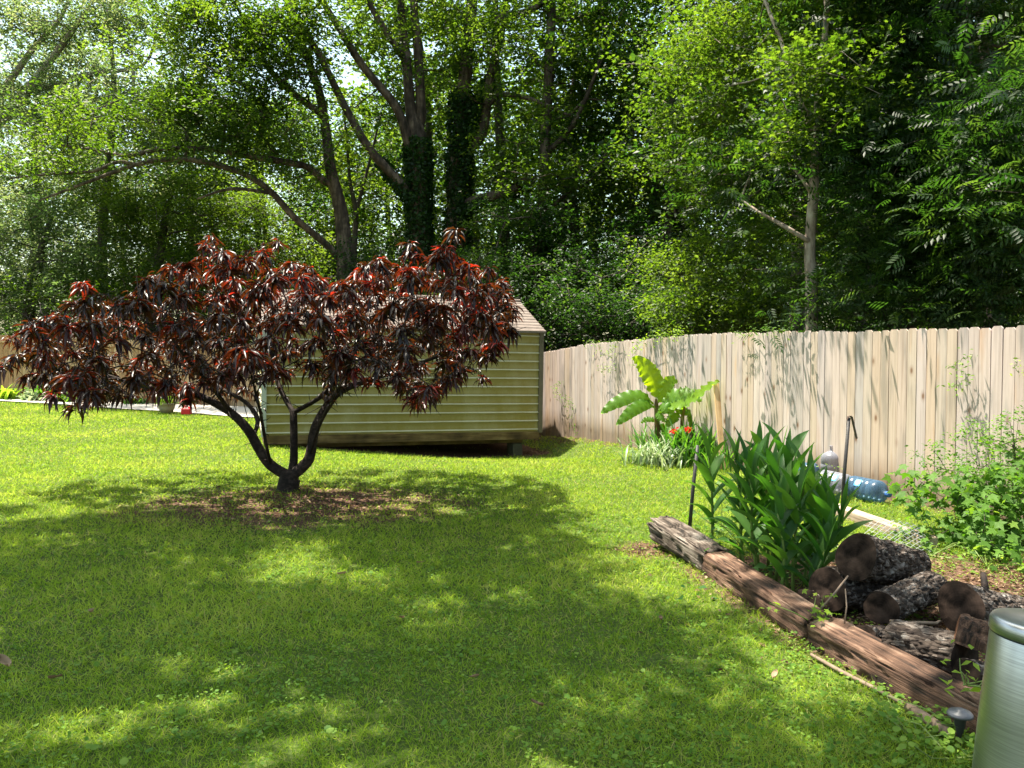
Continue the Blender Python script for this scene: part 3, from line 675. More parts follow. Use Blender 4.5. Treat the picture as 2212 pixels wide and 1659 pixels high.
# ---- tree A: forked tree behind the shed
big_tree('tree', 'big ivy-clad tree forking into many bare reddish limbs, behind the shed', [
    ([(912, 640), (905, 505), (903, 391), (901, 290), (888, 247), (878, 130), (865, 0), (860, -160)], 25, [.38, .34, .31, .28, .18, .15, .12, .08]),
    ([(901, 285), (909, 234), (901, 91), (894, 0), (900, -150)], 25.1, [.2, .16, .14, .12, .08]),
    ([(884, 235), (875, 140), (857, 104), (797, 5), (750, -120)], [25, 24.8, 24.6, 24.2, 24], [.10, .10, .10, .09, .05]),
    ([(898, 330), (883, 312), (857, 234), (784, 143), (732, 60), (696, 0), (650, -90)], [25, 24.9, 24.6, 24.2, 23.9, 23.7, 23.5], [.16, .15, .135, .12, .10, .09, .05]),
    ([(890, 440), (865, 398), (797, 320), (743, 226), (693, 125), (638, 34), (618, 0), (560, -120)], [25, 24.7, 24.3, 24, 23.8, 23.6, 23.5, 23.2], [.17, .15, .13, .115, .10, .085, .075, .05])],
    [(640, 40, 190, 110, 23.5, 1.8, 55), (800, 20, 190, 100, 25, 2, 36), (960, 40, 150, 110, 25.5, 2, 30), (780, 200, 130, 90, 26.5, 1.2, 16), (700, -160, 330, 120, 24.5, 3, 70), (980, -160, 240, 110, 25.5, 3, 40),
     (560, 130, 110, 100, 23.4, 1.2, 38), (950, 170, 60, 90, 26, 1, 14)],
    120, .42, .125, 'canopy', 'bark', ivy=[((908, 640), (903, 300), 25, .38), ((890, 440), (820, 345), 24.7, .16)], rt=.014)
# ---- tree B: second ivy-covered trunk
big_tree('tree', 'straight ivy-smothered tree just right of the forked one', [
    ([(985, 640), (988, 500), (987, 390), (998, 260), (1008, 130), (1020, 0), (1030, -160)], 26, [.4, .36, .32, .27, .22, .18, .1]),
    ([(994, 330), (1040, 290), (1058, 170), (1085, 60), (1100, -60)], [26, 25.9, 25.6, 25.4, 25.2], [.2, .18, .14, .11, .07]),
    ([(992, 460), (1015, 440), (1060, 425), (1120, 405)], [26, 25.7, 25.2, 24.8], [.22, .2, .17, .12]),
    ([(1050, 235), (1080, 205), (1150, 215), (1230, 250)], [25.7, 25.5, 25, 24.6], [.1, .09, .07, .05]),
    ([(1020, 60), (1080, 40), (1150, 20), (1240, -40)], [26, 25.5, 25, 24.6], [.13, .12, .1, .06])],
    [(1130, 60, 170, 120, 25, 2, 52), (1250, 150, 130, 120, 24.8, 1.5, 38), (1090, 250, 100, 80, 25, 1.5, 22), (1150, 400, 110, 90, 24.3, 1.4, 30), (1120, -150, 260, 120, 25.5, 3, 50), (1280, 330, 110, 110, 24.5, 1.6, 34)],
    120, .42, .12, 'canopy', 'bark', ivy=[((985, 640), (998, 200), 26, .36), ((995, 330), (1058, 170), 25.8, .18), ((992, 460), (1120, 405), 25.3, .17)], tint=.42, rt=.014)
# ---- tree C: leaning tree with long arching limbs to the left
big_tree('tree', 'dark leaning tree whose long bare limbs arch low to the left over the yard', [
    ([(748, 640), (745, 540), (735, 450), (715, 370), (705, 290), (690, 200), (662, 120), (640, 50), (620, -100)], 24.5, [.30, .26, .21, .18, .15, .13, .11, .09, .05]),
    ([(716, 400), (698, 390), (664, 361), (610, 349), (537, 337), (459, 322), (400, 320), (342, 322), (273, 337), (210, 325), (88, 307)], [24.5, 24.3, 24, 23.6, 23.2, 22.8, 22.6, 22.4, 22.2, 22, 21.6], [.12, .11, .10, .095, .09, .08, .07, .065, .055, .045, .02]),
    ([(735, 560), (703, 527), (635, 469), (586, 415), (527, 376), (439, 349), (366, 344), (293, 356), (195, 391), (83, 434)], [24.5, 24.2, 23.6, 23.2, 22.8, 22.5, 22.3, 22.1, 21.8, 21.5], [.12, .11, .10, .095, .085, .08, .07, .06, .045, .02]),
    ([(590, 420), (571, 415), (498, 408), (425, 430)], [23.2, 23.1, 22.9, 22.7], [.06, .055, .045, .025]),
    ([(293, 356), (255, 350), (200, 370), (120, 375), (20, 385)], [22.1, 22, 21.9, 21.7, 21.5], [.05, .05, .045, .035, .02]),
    ([(700, 250), (620, 190), (560, 120), (520, 30)], [24.5, 24.2, 24, 23.8], [.12, .1, .08, .05])],
    [(470, 120, 160, 150, 23.5, 1.6, 96), (560, 280, 130, 110, 23.3, 1.3, 50), (410, 280, 120, 70, 22.8, 1.3, 30), (430, 60, 110, 90, 24, 1.6, 30), (150, 260, 160, 60, 22, 1, 26), (90, 350, 130, 50, 21.8, .8, 14), (330, 210, 100, 60, 23, 1, 16), (460, -140, 230, 130, 24, 3, 44),
     (660, 320, 80, 90, 23.7, .9, 12), (400, 250, 80, 70, 22.5, .8, 18)],
    115, .40, .115, 'canopy', 'bark', tint=.5, rt=.012)
# ---- thin forked tree
big_tree('tree', 'thin forked sapling between the leaning tree and the big forked tree', [
    ([(764, 640), (766, 522), (769, 454), (757, 400), (752, 342), (742, 230)], 26.5, [.1, .09, .085, .06, .05, .03]),
    ([(769, 460), (785, 400), (800, 342), (822, 250)], 26.5, [.065, .055, .045, .03])],
    [(770, 270, 70, 70, 26.5, 1, 16), (830, 420, 45, 60, 27, 1, 10)], 80, .4, .11, 'canopy', 'bark_far', rt=.008)
# ---- tree D
big_tree('tree', 'tall dark slender-trunked tree rising behind the right end of the shed roof', [
    ([(1163, 700), (1166, 560), (1172, 450), (1178, 300), (1186, 150), (1192, 0), (1200, -160)], 25, [.22, .2, .18, .17, .16, .14, .08]),
    ([(1172, 480), (1210, 430), (1260, 400)], [25, 24.8, 24.5], [.06, .05, .03]),
    ([(1180, 330), (1230, 280), (1275, 190), (1300, 110)], [25, 24.8, 24.5, 24.3], [.09, .08, .06, .04])],
    [(1260, 470, 120, 110, 23.6, 1.4, 34), (1350, 560, 120, 90, 22.8, 1.4, 30), (1180, 560, 90, 70, 24, 1, 14), (1330, 60, 130, 110, 25, 1.6, 34), (1380, 250, 100, 130, 25, 1.6, 26), (1300, -150, 240, 110, 25, 3, 36)],
    110, .42, .115, 'canopy_dark', 'bark', ivy=[((1163, 700), (1172, 460), 25, .22)], tint=.45)
for (p0, p1, p2, yy, r, lb) in (((1212, 700), (1215, 520), (1222, 400), 29, .16, 'grey trunk just right of the slender dark tree'), ((1388, 690), (1395, 560), (1420, 380), 28, .14, 'thin dim tree in the gap above the bright fence corner')):
    big_tree('tree', lb+', deep in the woods', [([p0, p1, p2, (p2[0]+10, 200)], yy, [r, r*.9, r*.8, r*.6])], [(p2[0], 250, 100, 130, yy+1, 2, 26), (p2[0]+20, 560, 80, 90, yy+1, 2, 12)], 80, .5, .14, 'canopy_dark', 'bark_far')
# ---- far left trees
big_tree('tree', 'pale hazy-leaved tree filling the upper left corner, with fine fanning branches', [
    ([(-260, 700), (-200, 500), (-100, 340), (20, 240), (110, 130), (190, 20)], [27, 27, 27, 26.8, 26.5, 26], [.4, .36, .3, .2, .12, .06]),
    ([(-60, 300), (60, 120), (130, 40), (170, -60)], [27, 26.8, 26.6, 26.4], [.15, .1, .07, .04]),
    ([(60, 200), (200, 160), (310, 140), (340, 60)], [26.8, 26.5, 26.2, 26], [.1, .07, .05, .03])],
    [(110, 220, 210, 90, 26, 2, 110), (60, 60, 150, 90, 26.5, 2, 70), (240, 30, 110, 50, 26, 1.6, 44), (320, 260, 120, 80, 26.2, 1.6, 50), (-60, 280, 120, 160, 27, 2, 30), (120, -120, 300, 100, 27, 3, 40)],
    110, .42, .11, 'canopy_light', 'bark_grey', tint=.55, rt=.012)
big_tree('tree', 'bushy bright green tree at the left edge above the back fence', [
    ([(60, 700), (70, 620), (90, 540), (110, 470)], 26, [.2, .17, .13, .07])],
    [(60, 540, 150, 120, 25.5, 1.6, 90), (-60, 470, 120, 120, 26, 1.5, 30), (120, 640, 120, 70, 25.2, 1.2, 34), (20, 650, 90, 60, 25, 1, 24)], 130, .36, .10, 'canopy_light', 'bark_far', tint=.4)
big_tree('tree', 'mid green rounded tree behind the left part of the red-leaved tree', [
    ([(330, 720), (335, 620), (350, 520), (360, 440)], 27, [.22, .2, .14, .08])],
    [(330, 520, 160, 110, 26.5, 1.8, 80), (240, 420, 150, 80, 27, 1.5, 60), (460, 470, 130, 90, 27.5, 1.5, 56), (640, 560, 90, 100, 28, 1.5, 40), (420, 620, 160, 80, 26, 1.4, 44), (230, 640, 120, 70, 25.5, 1.2, 34), (560, 560, 110, 100, 27, 1.5, 30)], 130, .38, .105, 'canopy', 'bark_far', tint=.62)
# ---- right side, behind the pale fence
E_lines = [
    ([(1753, 712), (1752, 607), (1749, 529), (1756, 438), (1760, 360), (1765, 312), (1769, 182), (1782, 78), (1788, -60), (1790, -260)], 10.6, [.083, .078, .07, .074, .062, .055, .045, .04, .035, .02]),
    ([(1749, 522), (1740, 516), (1701, 493), (1670, 475), (1641, 459), (1600, 430)], [10.6, 10.55, 10.6, 10.8, 10.9, 11.2], [.04, .034, .03, .026, .02, .012]),
    ([(1755, 420), (1744, 404), (1725, 376), (1700, 350)], [10.6, 10.55, 10.7, 10.8], [.032, .028, .022, .012]),
    ([(1763, 335), (1748, 286), (1732, 221), (1701, 143), (1688, 91), (1652, 0), (1600, -150)], [10.6, 10.7, 10.8, 11, 11.2, 11.5, 12], [.045, .042, .036, .03, .026, .022, .014])]
big_tree('tree', 'slender grey-barked tree standing right behind the pale fence, sunlit star-shaped leaves on its left', E_lines,
    [(1520, 110, 90, 120, 13, .9, 50), (1500, 300, 70, 130, 13.2, .8, 40), (1600, 60, 110, 100, 12.6, .8, 24), (1590, 240, 90, 120, 12.4, .8, 24), (1700, 160, 100, 130, 11.8, .7, 22), (1560, 400, 80, 90, 12.6, .7, 22), (1760, -120, 150, 130, 12, 1.2, 40), (1775, 190, 80, 120, 10.1, .35, 26), (1700, 300, 70, 70, 10.3, .3, 14), (1660, 360, 70, 70, 11.5, .6, 12), (1840, 30, 90, 120, 11.2, .7, 24)],
    85, .22, .085, 'canopy', 'bark_grey', tmpl=T_lobed(), tint=.42, rt=.004, n0=12, seg=.25)
big_tree('tree', 'dark vine-hung tree filling the right edge above the pale fence', [
    ([(2060, 712), (2058, 560), (2075, 400), (2090, 200), (2080, 0)], 10.2, [.09, .08, .07, .06, .05]),
    ([(1921, 712), (1908, 665), (1890, 610), (1850, 520)], [10.4, 10.4, 10.5, 10.8], [.03, .026, .022, .012])],
    [(2090, 80, 190, 120, 10.5, 1, 50), (1920, 180, 110, 170, 11, .9, 44), (2060, 330, 150, 130, 10, .8, 50), (2170, 420, 100, 150, 8.9, .6, 36), (1920, 400, 130, 110, 10.6, .8, 40), (2180, 240, 80, 80, 8.7, .5, 22), (2050, -170, 300, 160, 10.8, 1.6, 120), (1950, -520, 260, 200, 11.6, 1.2, 130), (2200, -480, 200, 240, 11.2, 1.6, 100), (1700, -330, 190, 170, 12.2, 1.2, 90), (1850, 90, 90, 120, 11.6, .6, 30), (1640, 330, 60, 110, 11.7, .4, 20)],  # blobs far above the frame are added to block sun from the foliage below
    26, .24, .27, 'canopy_dark', 'bark_far', tmpl=T_pinnate(), tint=.42, rt=.004, seg=.3)
big_tree('tree', 'feathery-leaved tangle of small trees low behind the pale fence at the right', [
    ([(1990, 712), (1985, 650), (2000, 560)], 10.6, [.03, .025, .015]),
    ([(1990, 700), (2040, 640), (2100, 590)], [10.6, 10.3, 10], [.02, .018, .01]),
    ([(1988, 700), (1930, 640), (1880, 580)], [10.6, 10.7, 10.8], [.02, .018, .01])],
    [(1880, 560, 110, 90, 10.8, .7, 34), (2030, 560, 110, 90, 10, .6, 34), (2150, 600, 90, 90, 9.2, .5, 30), (1840, 660, 80, 50, 10.4, .4, 12), (2100, 680, 110, 30, 9.5, .4, 14), (1960, 480, 130, 60, 10.4, .6, 22)],
    23, .22, .26, 'canopy_dark', 'bark_far', tmpl=T_pinnate(), tint=.52, rt=.003, seg=.25)
big_tree('shrub', 'bright sunlit leafy shrub behind the fence, left of the grey-barked tree', [
    ([(1500, 745), (1510, 680), (1560, 600)], [14, 13.8, 13.6], [.03, .025, .015]), ([(1502, 730), (1560, 640), (1640, 570)], [14, 13.7, 13.4], [.02, .02, .01])],
    [(1560, 600, 110, 80, 13.2, .7, 44), (1640, 520, 80, 70, 12.8, .7, 26), (1480, 690, 80, 40, 14, .5, 22), (1650, 650, 90, 60, 12.4, .6, 32), (1560, 690, 110, 30, 13, .4, 22), (1470, 560, 70, 80, 14, .6, 22)],
    100, .2, .075, 'canopy', 'bark_far', tint=.55, rt=.003, seg=.25, cat='shrub')
big_tree('shrub', 'deep green shrub in the shade between the shed roof and the fence corner', [
    ([(1290, 750), (1290, 680), (1300, 600)], 20.5, [.05, .04, .02])],
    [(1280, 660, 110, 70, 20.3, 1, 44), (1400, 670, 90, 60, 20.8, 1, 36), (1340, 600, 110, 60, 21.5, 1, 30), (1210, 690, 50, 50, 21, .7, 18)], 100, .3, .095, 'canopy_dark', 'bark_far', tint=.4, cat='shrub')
big_tree('shrub', 'dark hedge-like shrub low behind the shed', [
    ([(1050, 760), (1050, 680), (1060, 600)], 22, [.06, .05, .02])],
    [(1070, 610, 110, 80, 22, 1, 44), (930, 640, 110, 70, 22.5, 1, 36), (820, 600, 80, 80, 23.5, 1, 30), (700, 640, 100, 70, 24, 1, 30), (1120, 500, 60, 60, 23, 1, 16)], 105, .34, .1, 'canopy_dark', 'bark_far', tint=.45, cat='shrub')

# ---- overhead shade tree left of the camera: out of frame, throws the dappled shade on the near lawn
hs = np.array([sv.x/sv.z, sv.y/sv.z])
PATCH = []   # sunlit patches on the near lawn: (px,py,rx,ry)
for (px, py, rx, ry) in ((640, 1232, 95, 24), (600, 1215, 50, 22), (790, 1248, 60, 10), (1330, 1130, 110, 14), (420, 1490, 45, 40), (180, 1600, 180, 26), (1430, 1200, 60, 26), (1500, 1290, 90, 50), (1620, 1400, 95, 60), (1740, 1510, 90, 50), (1350, 1280, 40, 20),
                         (1850, 1080, 170, 50), (2040, 1240, 150, 60), (690, 1540, 30, 24), (1240, 1500, 25, 20), (1620, 1250, 40, 20), (1950, 1480, 70, 18), (2150, 1350, 80, 40)):
    c = G(px, py); e = G(px+rx, py); f_ = G(px, py-ry); g_ = G(px, py+ry)
    PATCH.append((c[0], (f_[1]+g_[1])/2, e[0]-c[0], (f_[1]-g_[1])/2))
sk = Skel(); ST = np.array([-7.6, 3.2, 0.])
sk.line([ST-[0, 0, .2], ST+[.1, .1, 3], ST+[.4, .5, 6], ST+[.9, 1, 9], ST+[1.3, 1.4, 11.5]], [.42, .36, .3, .22, .12])
for e in ((4.5, 1.5, 9.6), (3.6, -1.2, 9.4), (7, 3.2, 9.8), (6.5, .6, 10.4)):
    i = sk.near(ST+[.5, .6, 6.6]); sk.line([sk.p[i], ST+np.array(e)*[.45, .45, .88], ST+np.array(e)], [.16, .11, .05], parent=i)
tg = []
while len(tg) < 760:
    gxx = rng.uniform(-8, 3.6); gyy = rng.uniform(.5, 8.6); h = rng.uniform(8.6, 10.6)
    c = math.hypot((gxx+1.6)/5.6, (gyy-4.2)/4.0)
    edge = np.interp(gxx, [-8, -5.4, -2, .7, 1.3, 3.6], [8.6, 8.0, 7.4, 7.7, 6.5, 5.2])
    if gyy > edge: continue
    if gyy > 7.9: continue
    if any(((gxx-a)/(rx+.20))**2+((gyy-b)/(ry+.20))**2 < 1 for a, b, rx, ry in PATCH): continue
    if gxx > 1.3 and rng.random() < .45: continue
    tg.append((gxx+hs[0]*h, gyy+hs[1]*h, h))
tg = np.array(tg)
root = empty('tree', tuple(ST), 'large shade tree overhanging the near lawn from the left, its crown above the picture', 'tree')
sk.grow(tg, seg=.6, startz=5)
sk.mesh(.008, .45, 10).build('trunk', M['bark'], root, smooth=True, origin=tuple(ST)).location = (0, 0, 0)
leaf_obj('crown', [cluster_leaves(tg, 80, .18, .13, T_kite(.65), .5, flat=.5)], M['canopy'], root, origin=tuple(ST)).location = (0, 0, 0)

# ---- far woods
protos = []
for k in range(3):
    sk = Skel(); hh = 17+2*k
    sk.line([(0, 0, -.3), (.2*k, .1, hh*.35), (-.3, .2, hh*.7), (0, 0, hh*.92)], [.28, .24, .15, .05])
    tg = []
    for _ in range(130):
        t = rng.random()**.85; z = hh*(.06+.94*t); rr = (5.0+.4*k)*math.sqrt(max(.12, 1-((t-.45)/.62)**2))*math.sqrt(rng.random()); a = rng.uniform(0, 6.28)
        tg.append((rr*math.cos(a), rr*math.sin(a), z))
    tg = np.array(tg); sk.grow(tg, seg=1.0, startz=1.5)
    r_ = empty('woodland_tree', (0, 0, 0)); sk.mesh(.014, .45, 7).build('trunk', M['bark_far'], r_, smooth=True)
    leaf_obj('crown', [cluster_leaves(tg, 85, .62, .24, T_kite(.65), .6)], M[('canopy', 'canopy_dark', 'canopy_light')[k]], r_)
    protos.append(r_)
spots = []
for ring, (Y0, nn) in enumerate(((31, 15), (37, 16), (46, 16))):
    for i in range(nn):
        px = -150+(2212+300)*(i+.5)/nn+rng.uniform(-45, 45)
        Y = Y0+rng.uniform(-2.5, 2.5)
        
        
        spots.append(((px-1106)/F*Y, Y, ring))
LB = ['mid green woodland tree standing back among the others beyond the yard', 'dark green woodland tree standing back among the others beyond the yard', 'pale green woodland tree standing back among the others beyond the yard']
used = [False]*3
for i, (x, y, ring) in enumerate(spots):
    k = 2 if x < -11 and i % 3 != 0 else i % 2; lft = (x/y*F+1106) < 900
    src = protos[k]
    if used[k]:
        r_ = src.copy(); COL.objects.link(r_)
        for c in src.children:
            q = c.copy(); COL.objects.link(q); q.parent = r_
    else: r_ = src; used[k] = True
    r_.location = (x, y, 0); r_.rotation_euler = (0, 0, i*1.7); s = ((.56, .56, .60) if lft else (.80, .72, .72))[ring]+.24*((i*7) % 5)/5; r_.scale = (s, s, s)
    tag(r_, LB[k], 'tree', 'trees deep in the woods')
# right-hand woods, close behind the vine-hung trees
for i, (x, y) in enumerate(((9, 15), (12.5, 12), (7.2, 20), (14, 18), (5.2, 26), (11, 25))):
    src = protos[1]; r_ = src.copy(); COL.objects.link(r_)
    for c in src.children:
        q = c.copy(); COL.objects.link(q); q.parent = r_
    r_.location = (x, y, 0); r_.rotation_euler = (0, 0, i*2.1); r_.scale = (.75,)*3; tag(r_, LB[1], 'tree', 'trees deep in the woods')
# understory brush beyond both fences
x = rng.uniform(-34, 26, 4200); y = rng.uniform(26, 36, 4200); tg = np.stack([x, y, rng.random(4200)**1.3*3.4], 1)
x = rng.uniform(3, 14, 700); y = rng.uniform(11, 22, 700); s_ = x > fence_x(y)+.8; tg = np.concatenate([tg, np.stack([x, y, rng.random(700)**1.5*2.2], 1)[s_]])
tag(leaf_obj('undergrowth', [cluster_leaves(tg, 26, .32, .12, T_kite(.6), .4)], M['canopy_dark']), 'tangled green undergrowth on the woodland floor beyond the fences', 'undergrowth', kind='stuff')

# ------------------------------------------------------------------ red-leaved tree
sk = Skel(); YT = 8.88
def TP(px, py, dy=0): return W(px, py, YT+dy)
b0 = np.array([TREE[0], TREE[1], gzf(*TREE)-.08])
sk.line([b0, TP(622, 1055), TP(627, 1030)], [.17, .125, .12])
f0 = sk.near(TP(627, 1030))
def limb(pts, rad, par): return sk.line([sk.p[par]]+[TP(*p) for p in pts], [rad[0]*1.05]+rad, parent=par, sub=3)
limb([(585, 1005, 0), (559, 969, -.05), (537, 930, -.1), (498, 891, -.1), (437, 858, -.15), (387, 841, -.2), (310, 835, -.3), (230, 810, -.4)], [0.0602, 0.0568, 0.0533, 0.0473, 0.0396, 0.0344, 0.0258, 0.0155], f0)
limb([(634, 1000, .05), (635, 963, .05), (634, 891, .1)], [0.0482, 0.0447, 0.0430], f0)
limb([(662, 1000, 0), (672, 974, 0), (681, 924, .05), (708, 875, .1), (741, 841, .1), (819, 814, .2), (885, 792, .3), (960, 765, .35)], [0.0619, 0.0585, 0.0550, 0.0499, 0.0430, 0.0310, 0.0241, 0.0138], f0)
def sub(start, pts, rad): 
    par = sk.near(TP(*start)); limb(pts, rad, par)
sub((545, 945, -.1), [(557, 908, .2), (531, 869, .4), (481, 841, .6), (432, 800, .8), (370, 760, 1.0)], [0.0275, 0.0258, 0.0224, 0.0172, 0.0103])
sub((634, 891, .1), [(614, 858, .2), (598, 819, .3), (590, 760, .4), (575, 690, .3)], [0.0292, 0.0258, 0.0206, 0.0103])
sub((634, 891, .1), [(692, 858, -.1), (725, 819, -.3), (760, 760, -.6), (790, 690, -.9)], [0.0258, 0.0224, 0.0172, 0.0103])
sub((712, 870, .1), [(769, 797, .3), (819, 742, .5), (863, 709, .7), (930, 640, .9)], [0.0310, 0.0258, 0.0206, 0.0103])
sub((700, 885, .1), [(715, 820, .5), (700, 740, .9), (690, 660, 1.1)], [0.0258, 0.0206, 0.0103])
sub((498, 891, -.1), [(455, 830, -.5), (400, 770, -.9), (350, 700, -1.1)], [0.0258, 0.0189, 0.0103])
sub((585, 1005, 0), [(575, 960, -.4), (560, 880, -.9), (540, 800, -1.3)], [0.0189, 0.0155, 0.0086])
sub((670, 980, 0), [(690, 920, -.4), (730, 840, -1.0), (760, 780, -1.4)], [0.0189, 0.0155, 0.0086])
# crown envelope, in units of the picture: top and bottom outline by column
topx = [-10, 40, 100, 170, 240, 300, 340, 400, 450, 520, 600, 650, 700, 760, 820, 880, 930, 985, 1030, 1090, 1115]
topy = [770, 715, 650, 615, 640, 600, 585, 560, 515, 540, 525, 560, 575, 560, 545, 525, 530, 490, 555, 590, 690]
botx = [-10, 60, 100, 160, 250, 330, 420, 500, 560, 640, 700, 780, 860, 920, 1000, 1060, 1115]
boty = [790, 800, 840, 880, 865, 850, 870, 850, 830, 815, 820, 835, 850, 865, 815, 780, 710]
tips = []
while len(tips) < 480:
    px = rng.uniform(0, 1112); t = np.interp(px, topx, topy)+14; b = np.interp(px, botx, boty)-8
    f_ = rng.random()**1.0; py = t+(b-t)*f_
    edge = min(1, min(px+30, 1140-px)/330); dmax = 2.1*math.sqrt(max(.03, 1-(1-edge)**2))
    # top of the dome is nearest the middle depth
    dm = dmax*(.30+.70*min(1, f_*2.2)); dy = rng.uniform(-dm, dm)
    q = TP(px, py, dy)
    # keep the real size when nearer or farther: move along depth at constant world x,z
    base = TP(px, py, 0); q = np.array([base[0], YT+dy, base[2]-.0*abs(dy)])
    pr = (q[0]*F/q[1]+1106, 772-(q[2]-CAM_H)*F/q[1])
    if pr[1] < np.interp(pr[0], topx, topy)+6 or pr[0] < 4 or pr[0] > 1108: continue
    if pr[1] > np.interp(pr[0], botx, boty)+4: continue
    if tips and ((np.array(tips)-q)**2).sum(1).min() < .155**2: continue
    tips.append(q)
    if len(tips) > 330 and rng.random() < .02: pass
for (px, py) in ((455, 497), (600, 508), (985, 480), (885, 512), (1085, 590), (28, 712), (8, 772), (180, 598), (335, 582), (165, 862), (905, 852), (1045, 800), (960, 600), (1000, 620), (1040, 640), (980, 660), (1020, 680), (1060, 690), (940, 690), (1085, 650), (1100, 700), (900, 650), (870, 690), (1050, 600), (930, 630)): tips.append(TP(px, py+14, rng.uniform(-.4, .4)))
tips = np.array(tips)
sk.grow(tips, seg=.12, sag=.9, startz=.85, jit=.07)
rtree = empty('red_leaf_tree', tuple(b0), 'low spreading multi-stemmed tree with drooping dark purple-red leaves on the lawn', 'tree')
mb = sk.mesh(.0036, .5, 12)
# short spurs and dead twigs
P = np.array(sk.p); cand = [i for i in range(len(P)) if P[i][2] > .35 and P[i][2] < 2.1]
for i in random.sample(cand, min(1300, len(cand))):
    q = P[i]; dvec = unit(rng.normal(0, 1, 3)+np.array([0, 0, .2])); L_ = rng.uniform(.04, .16) if P[i][2] < .95 else rng.uniform(.08, .34)
    mb.tube([q, q+dvec*L_*.5+rng.normal(0, .01, 3), q+dvec*L_], [.006, .004, .002], 4)
mb.build('trunk', M['bark_dark'], rtree, smooth=True, origin=tuple(b0)).location = (0, 0, 0)
# whorls of drooping leaves
parts = []
K = 27; n = len(tips)*K; pos = np.repeat(tips, K, 0); a = rng.uniform(0, 2*math.pi, n); el = rng.uniform(-.45, .6, n)
dirv = np.stack([np.cos(a)*np.cos(el), np.sin(a)*np.cos(el), np.sin(el)], 1)
pos = pos+dirv*.008+np.stack([rng.normal(0, .012, n), rng.normal(0, .012, n), -rng.uniform(0, .07, n)], 1)
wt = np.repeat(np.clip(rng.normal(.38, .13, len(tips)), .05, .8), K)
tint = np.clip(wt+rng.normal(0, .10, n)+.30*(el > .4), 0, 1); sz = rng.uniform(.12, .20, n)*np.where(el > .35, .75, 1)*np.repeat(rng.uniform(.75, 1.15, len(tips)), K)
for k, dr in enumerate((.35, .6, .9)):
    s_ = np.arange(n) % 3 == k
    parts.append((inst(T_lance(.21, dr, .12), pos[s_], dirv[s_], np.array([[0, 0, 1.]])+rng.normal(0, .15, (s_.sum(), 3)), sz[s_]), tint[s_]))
# leaves along the inner twigs
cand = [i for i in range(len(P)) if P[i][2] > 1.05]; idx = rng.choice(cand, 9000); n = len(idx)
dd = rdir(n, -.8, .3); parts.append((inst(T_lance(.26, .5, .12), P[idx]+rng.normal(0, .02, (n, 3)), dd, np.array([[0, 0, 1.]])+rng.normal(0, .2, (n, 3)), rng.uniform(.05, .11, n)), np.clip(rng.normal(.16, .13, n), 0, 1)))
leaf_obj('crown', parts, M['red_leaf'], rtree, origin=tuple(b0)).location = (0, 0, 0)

# ------------------------------------------------------------------ timbers of the bed edging
def timber(name, p0, p1, w, h, mat, label, rot=0, z0=0., seed=0, holes=0, endjag=0.):
    p0 = np.array(p0, float); p1 = np.array(p1, float); Ld = np.linalg.norm(p1-p0); NL = int(Ld/.02); NC = 72
    mb = MB(); V = []; Tn = []
    for i in range(NL+1):
        t = i/NL
        for j in range(NC):
            a = j/NC*2*math.pi; ca, sa = math.cos(a), math.sin(a)
            e = .45; cx = math.copysign(abs(ca)**e, ca)*w/2; cz = math.copysign(abs(sa)**e, sa)*h/2
            q = Vector((cx*14+seed, t*Ld*1.3, cz*14)); d_ = noise.noise(q)*.012
            g1_ = abs(noise.noise(Vector((a*2.6+seed*2, t*Ld*.8, seed)))); g2_ = abs(noise.noise(Vector((a*6+seed*3, t*Ld*1.4, seed+9)))); cr = -.024*max(0, 1-g1_/.045)-.010*max(0, 1-g2_/.05)   # long drying cracks
            d_ += cr+noise.noise(Vector((a*14+seed, t*Ld*3, 3)))*.003
            for hk in range(holes):
                ha = .6+1.5*((hk*37 % 10)/10); ht = .12+.14*((hk*53) % 7)
                dd_ = math.hypot((a-ha)*.11, (t-ht)*Ld)
                if dd_ < .035: d_ -= .04*(1-(dd_/.035)**2)
            s = 1+d_/(.5*max(w, h)*.8)
            taper = 1-.10*max(0, (abs(t-.5)-.47)/.03)
            yy = t*Ld+(endjag*noise.noise(Vector((a*3+seed, 1.7, t*2)))*(1-min(1, min(t, 1-t)/.12)) if endjag else 0)
            V.append((cx*s*taper, yy, cz*s*taper+.012*noise.noise(Vector((t*Ld*1.5+seed, 0, 0))))); Tn.append(.5)
    fs = [(i*NC+j, i*NC+(j+1) % NC, (i+1)*NC+(j+1) % NC, (i+1)*NC+j) for i in range(NL) for j in range(NC)]
    fs += [tuple(range(NC-1, -1, -1)), tuple(NL*NC+j for j in range(NC))]
    fs = [tuple(reversed(f)) for f in fs]
    mb.add(V, fs, np.array(Tn)); o = mb.build(name, M[mat], smooth=True)
    o.location = (p0[0], p0[1], h/2+z0); v = p1-p0
    o.rotation_euler = (math.atan2((p1[2]-p0[2]) if len(p1) > 2 else 0, Ld)*1., rot, math.atan2(v[1], v[0])-math.pi/2)
    if len(p0) > 2: o.location.z = p0[2]+h/2
    tag(o, label, 'timber', 'old timbers edging the planting bed'); return o
A1 = np.array([1.225, 6.42]); A2 = np.array([1.46, 5.66]); A3 = np.array([1.685, 4.25]); A4 = np.array([2.06, 2.95])
timber('landscape_timber', (*A2, -.01), (*A1, .07), .24, .19, 'timber_grey', 'grey rotten holed timber at the far end of the bed edging', seed=3.1, holes=8, endjag=.12)
timber('landscape_timber', (*(A3+(A2-A3)*.012), -.03), (*(A2+(A3-A2)*.02), -.01), .21, .175, 'timber', 'cracked reddish-brown timber in the middle of the bed edging, weed at its near end', seed=7.7, endjag=.02)
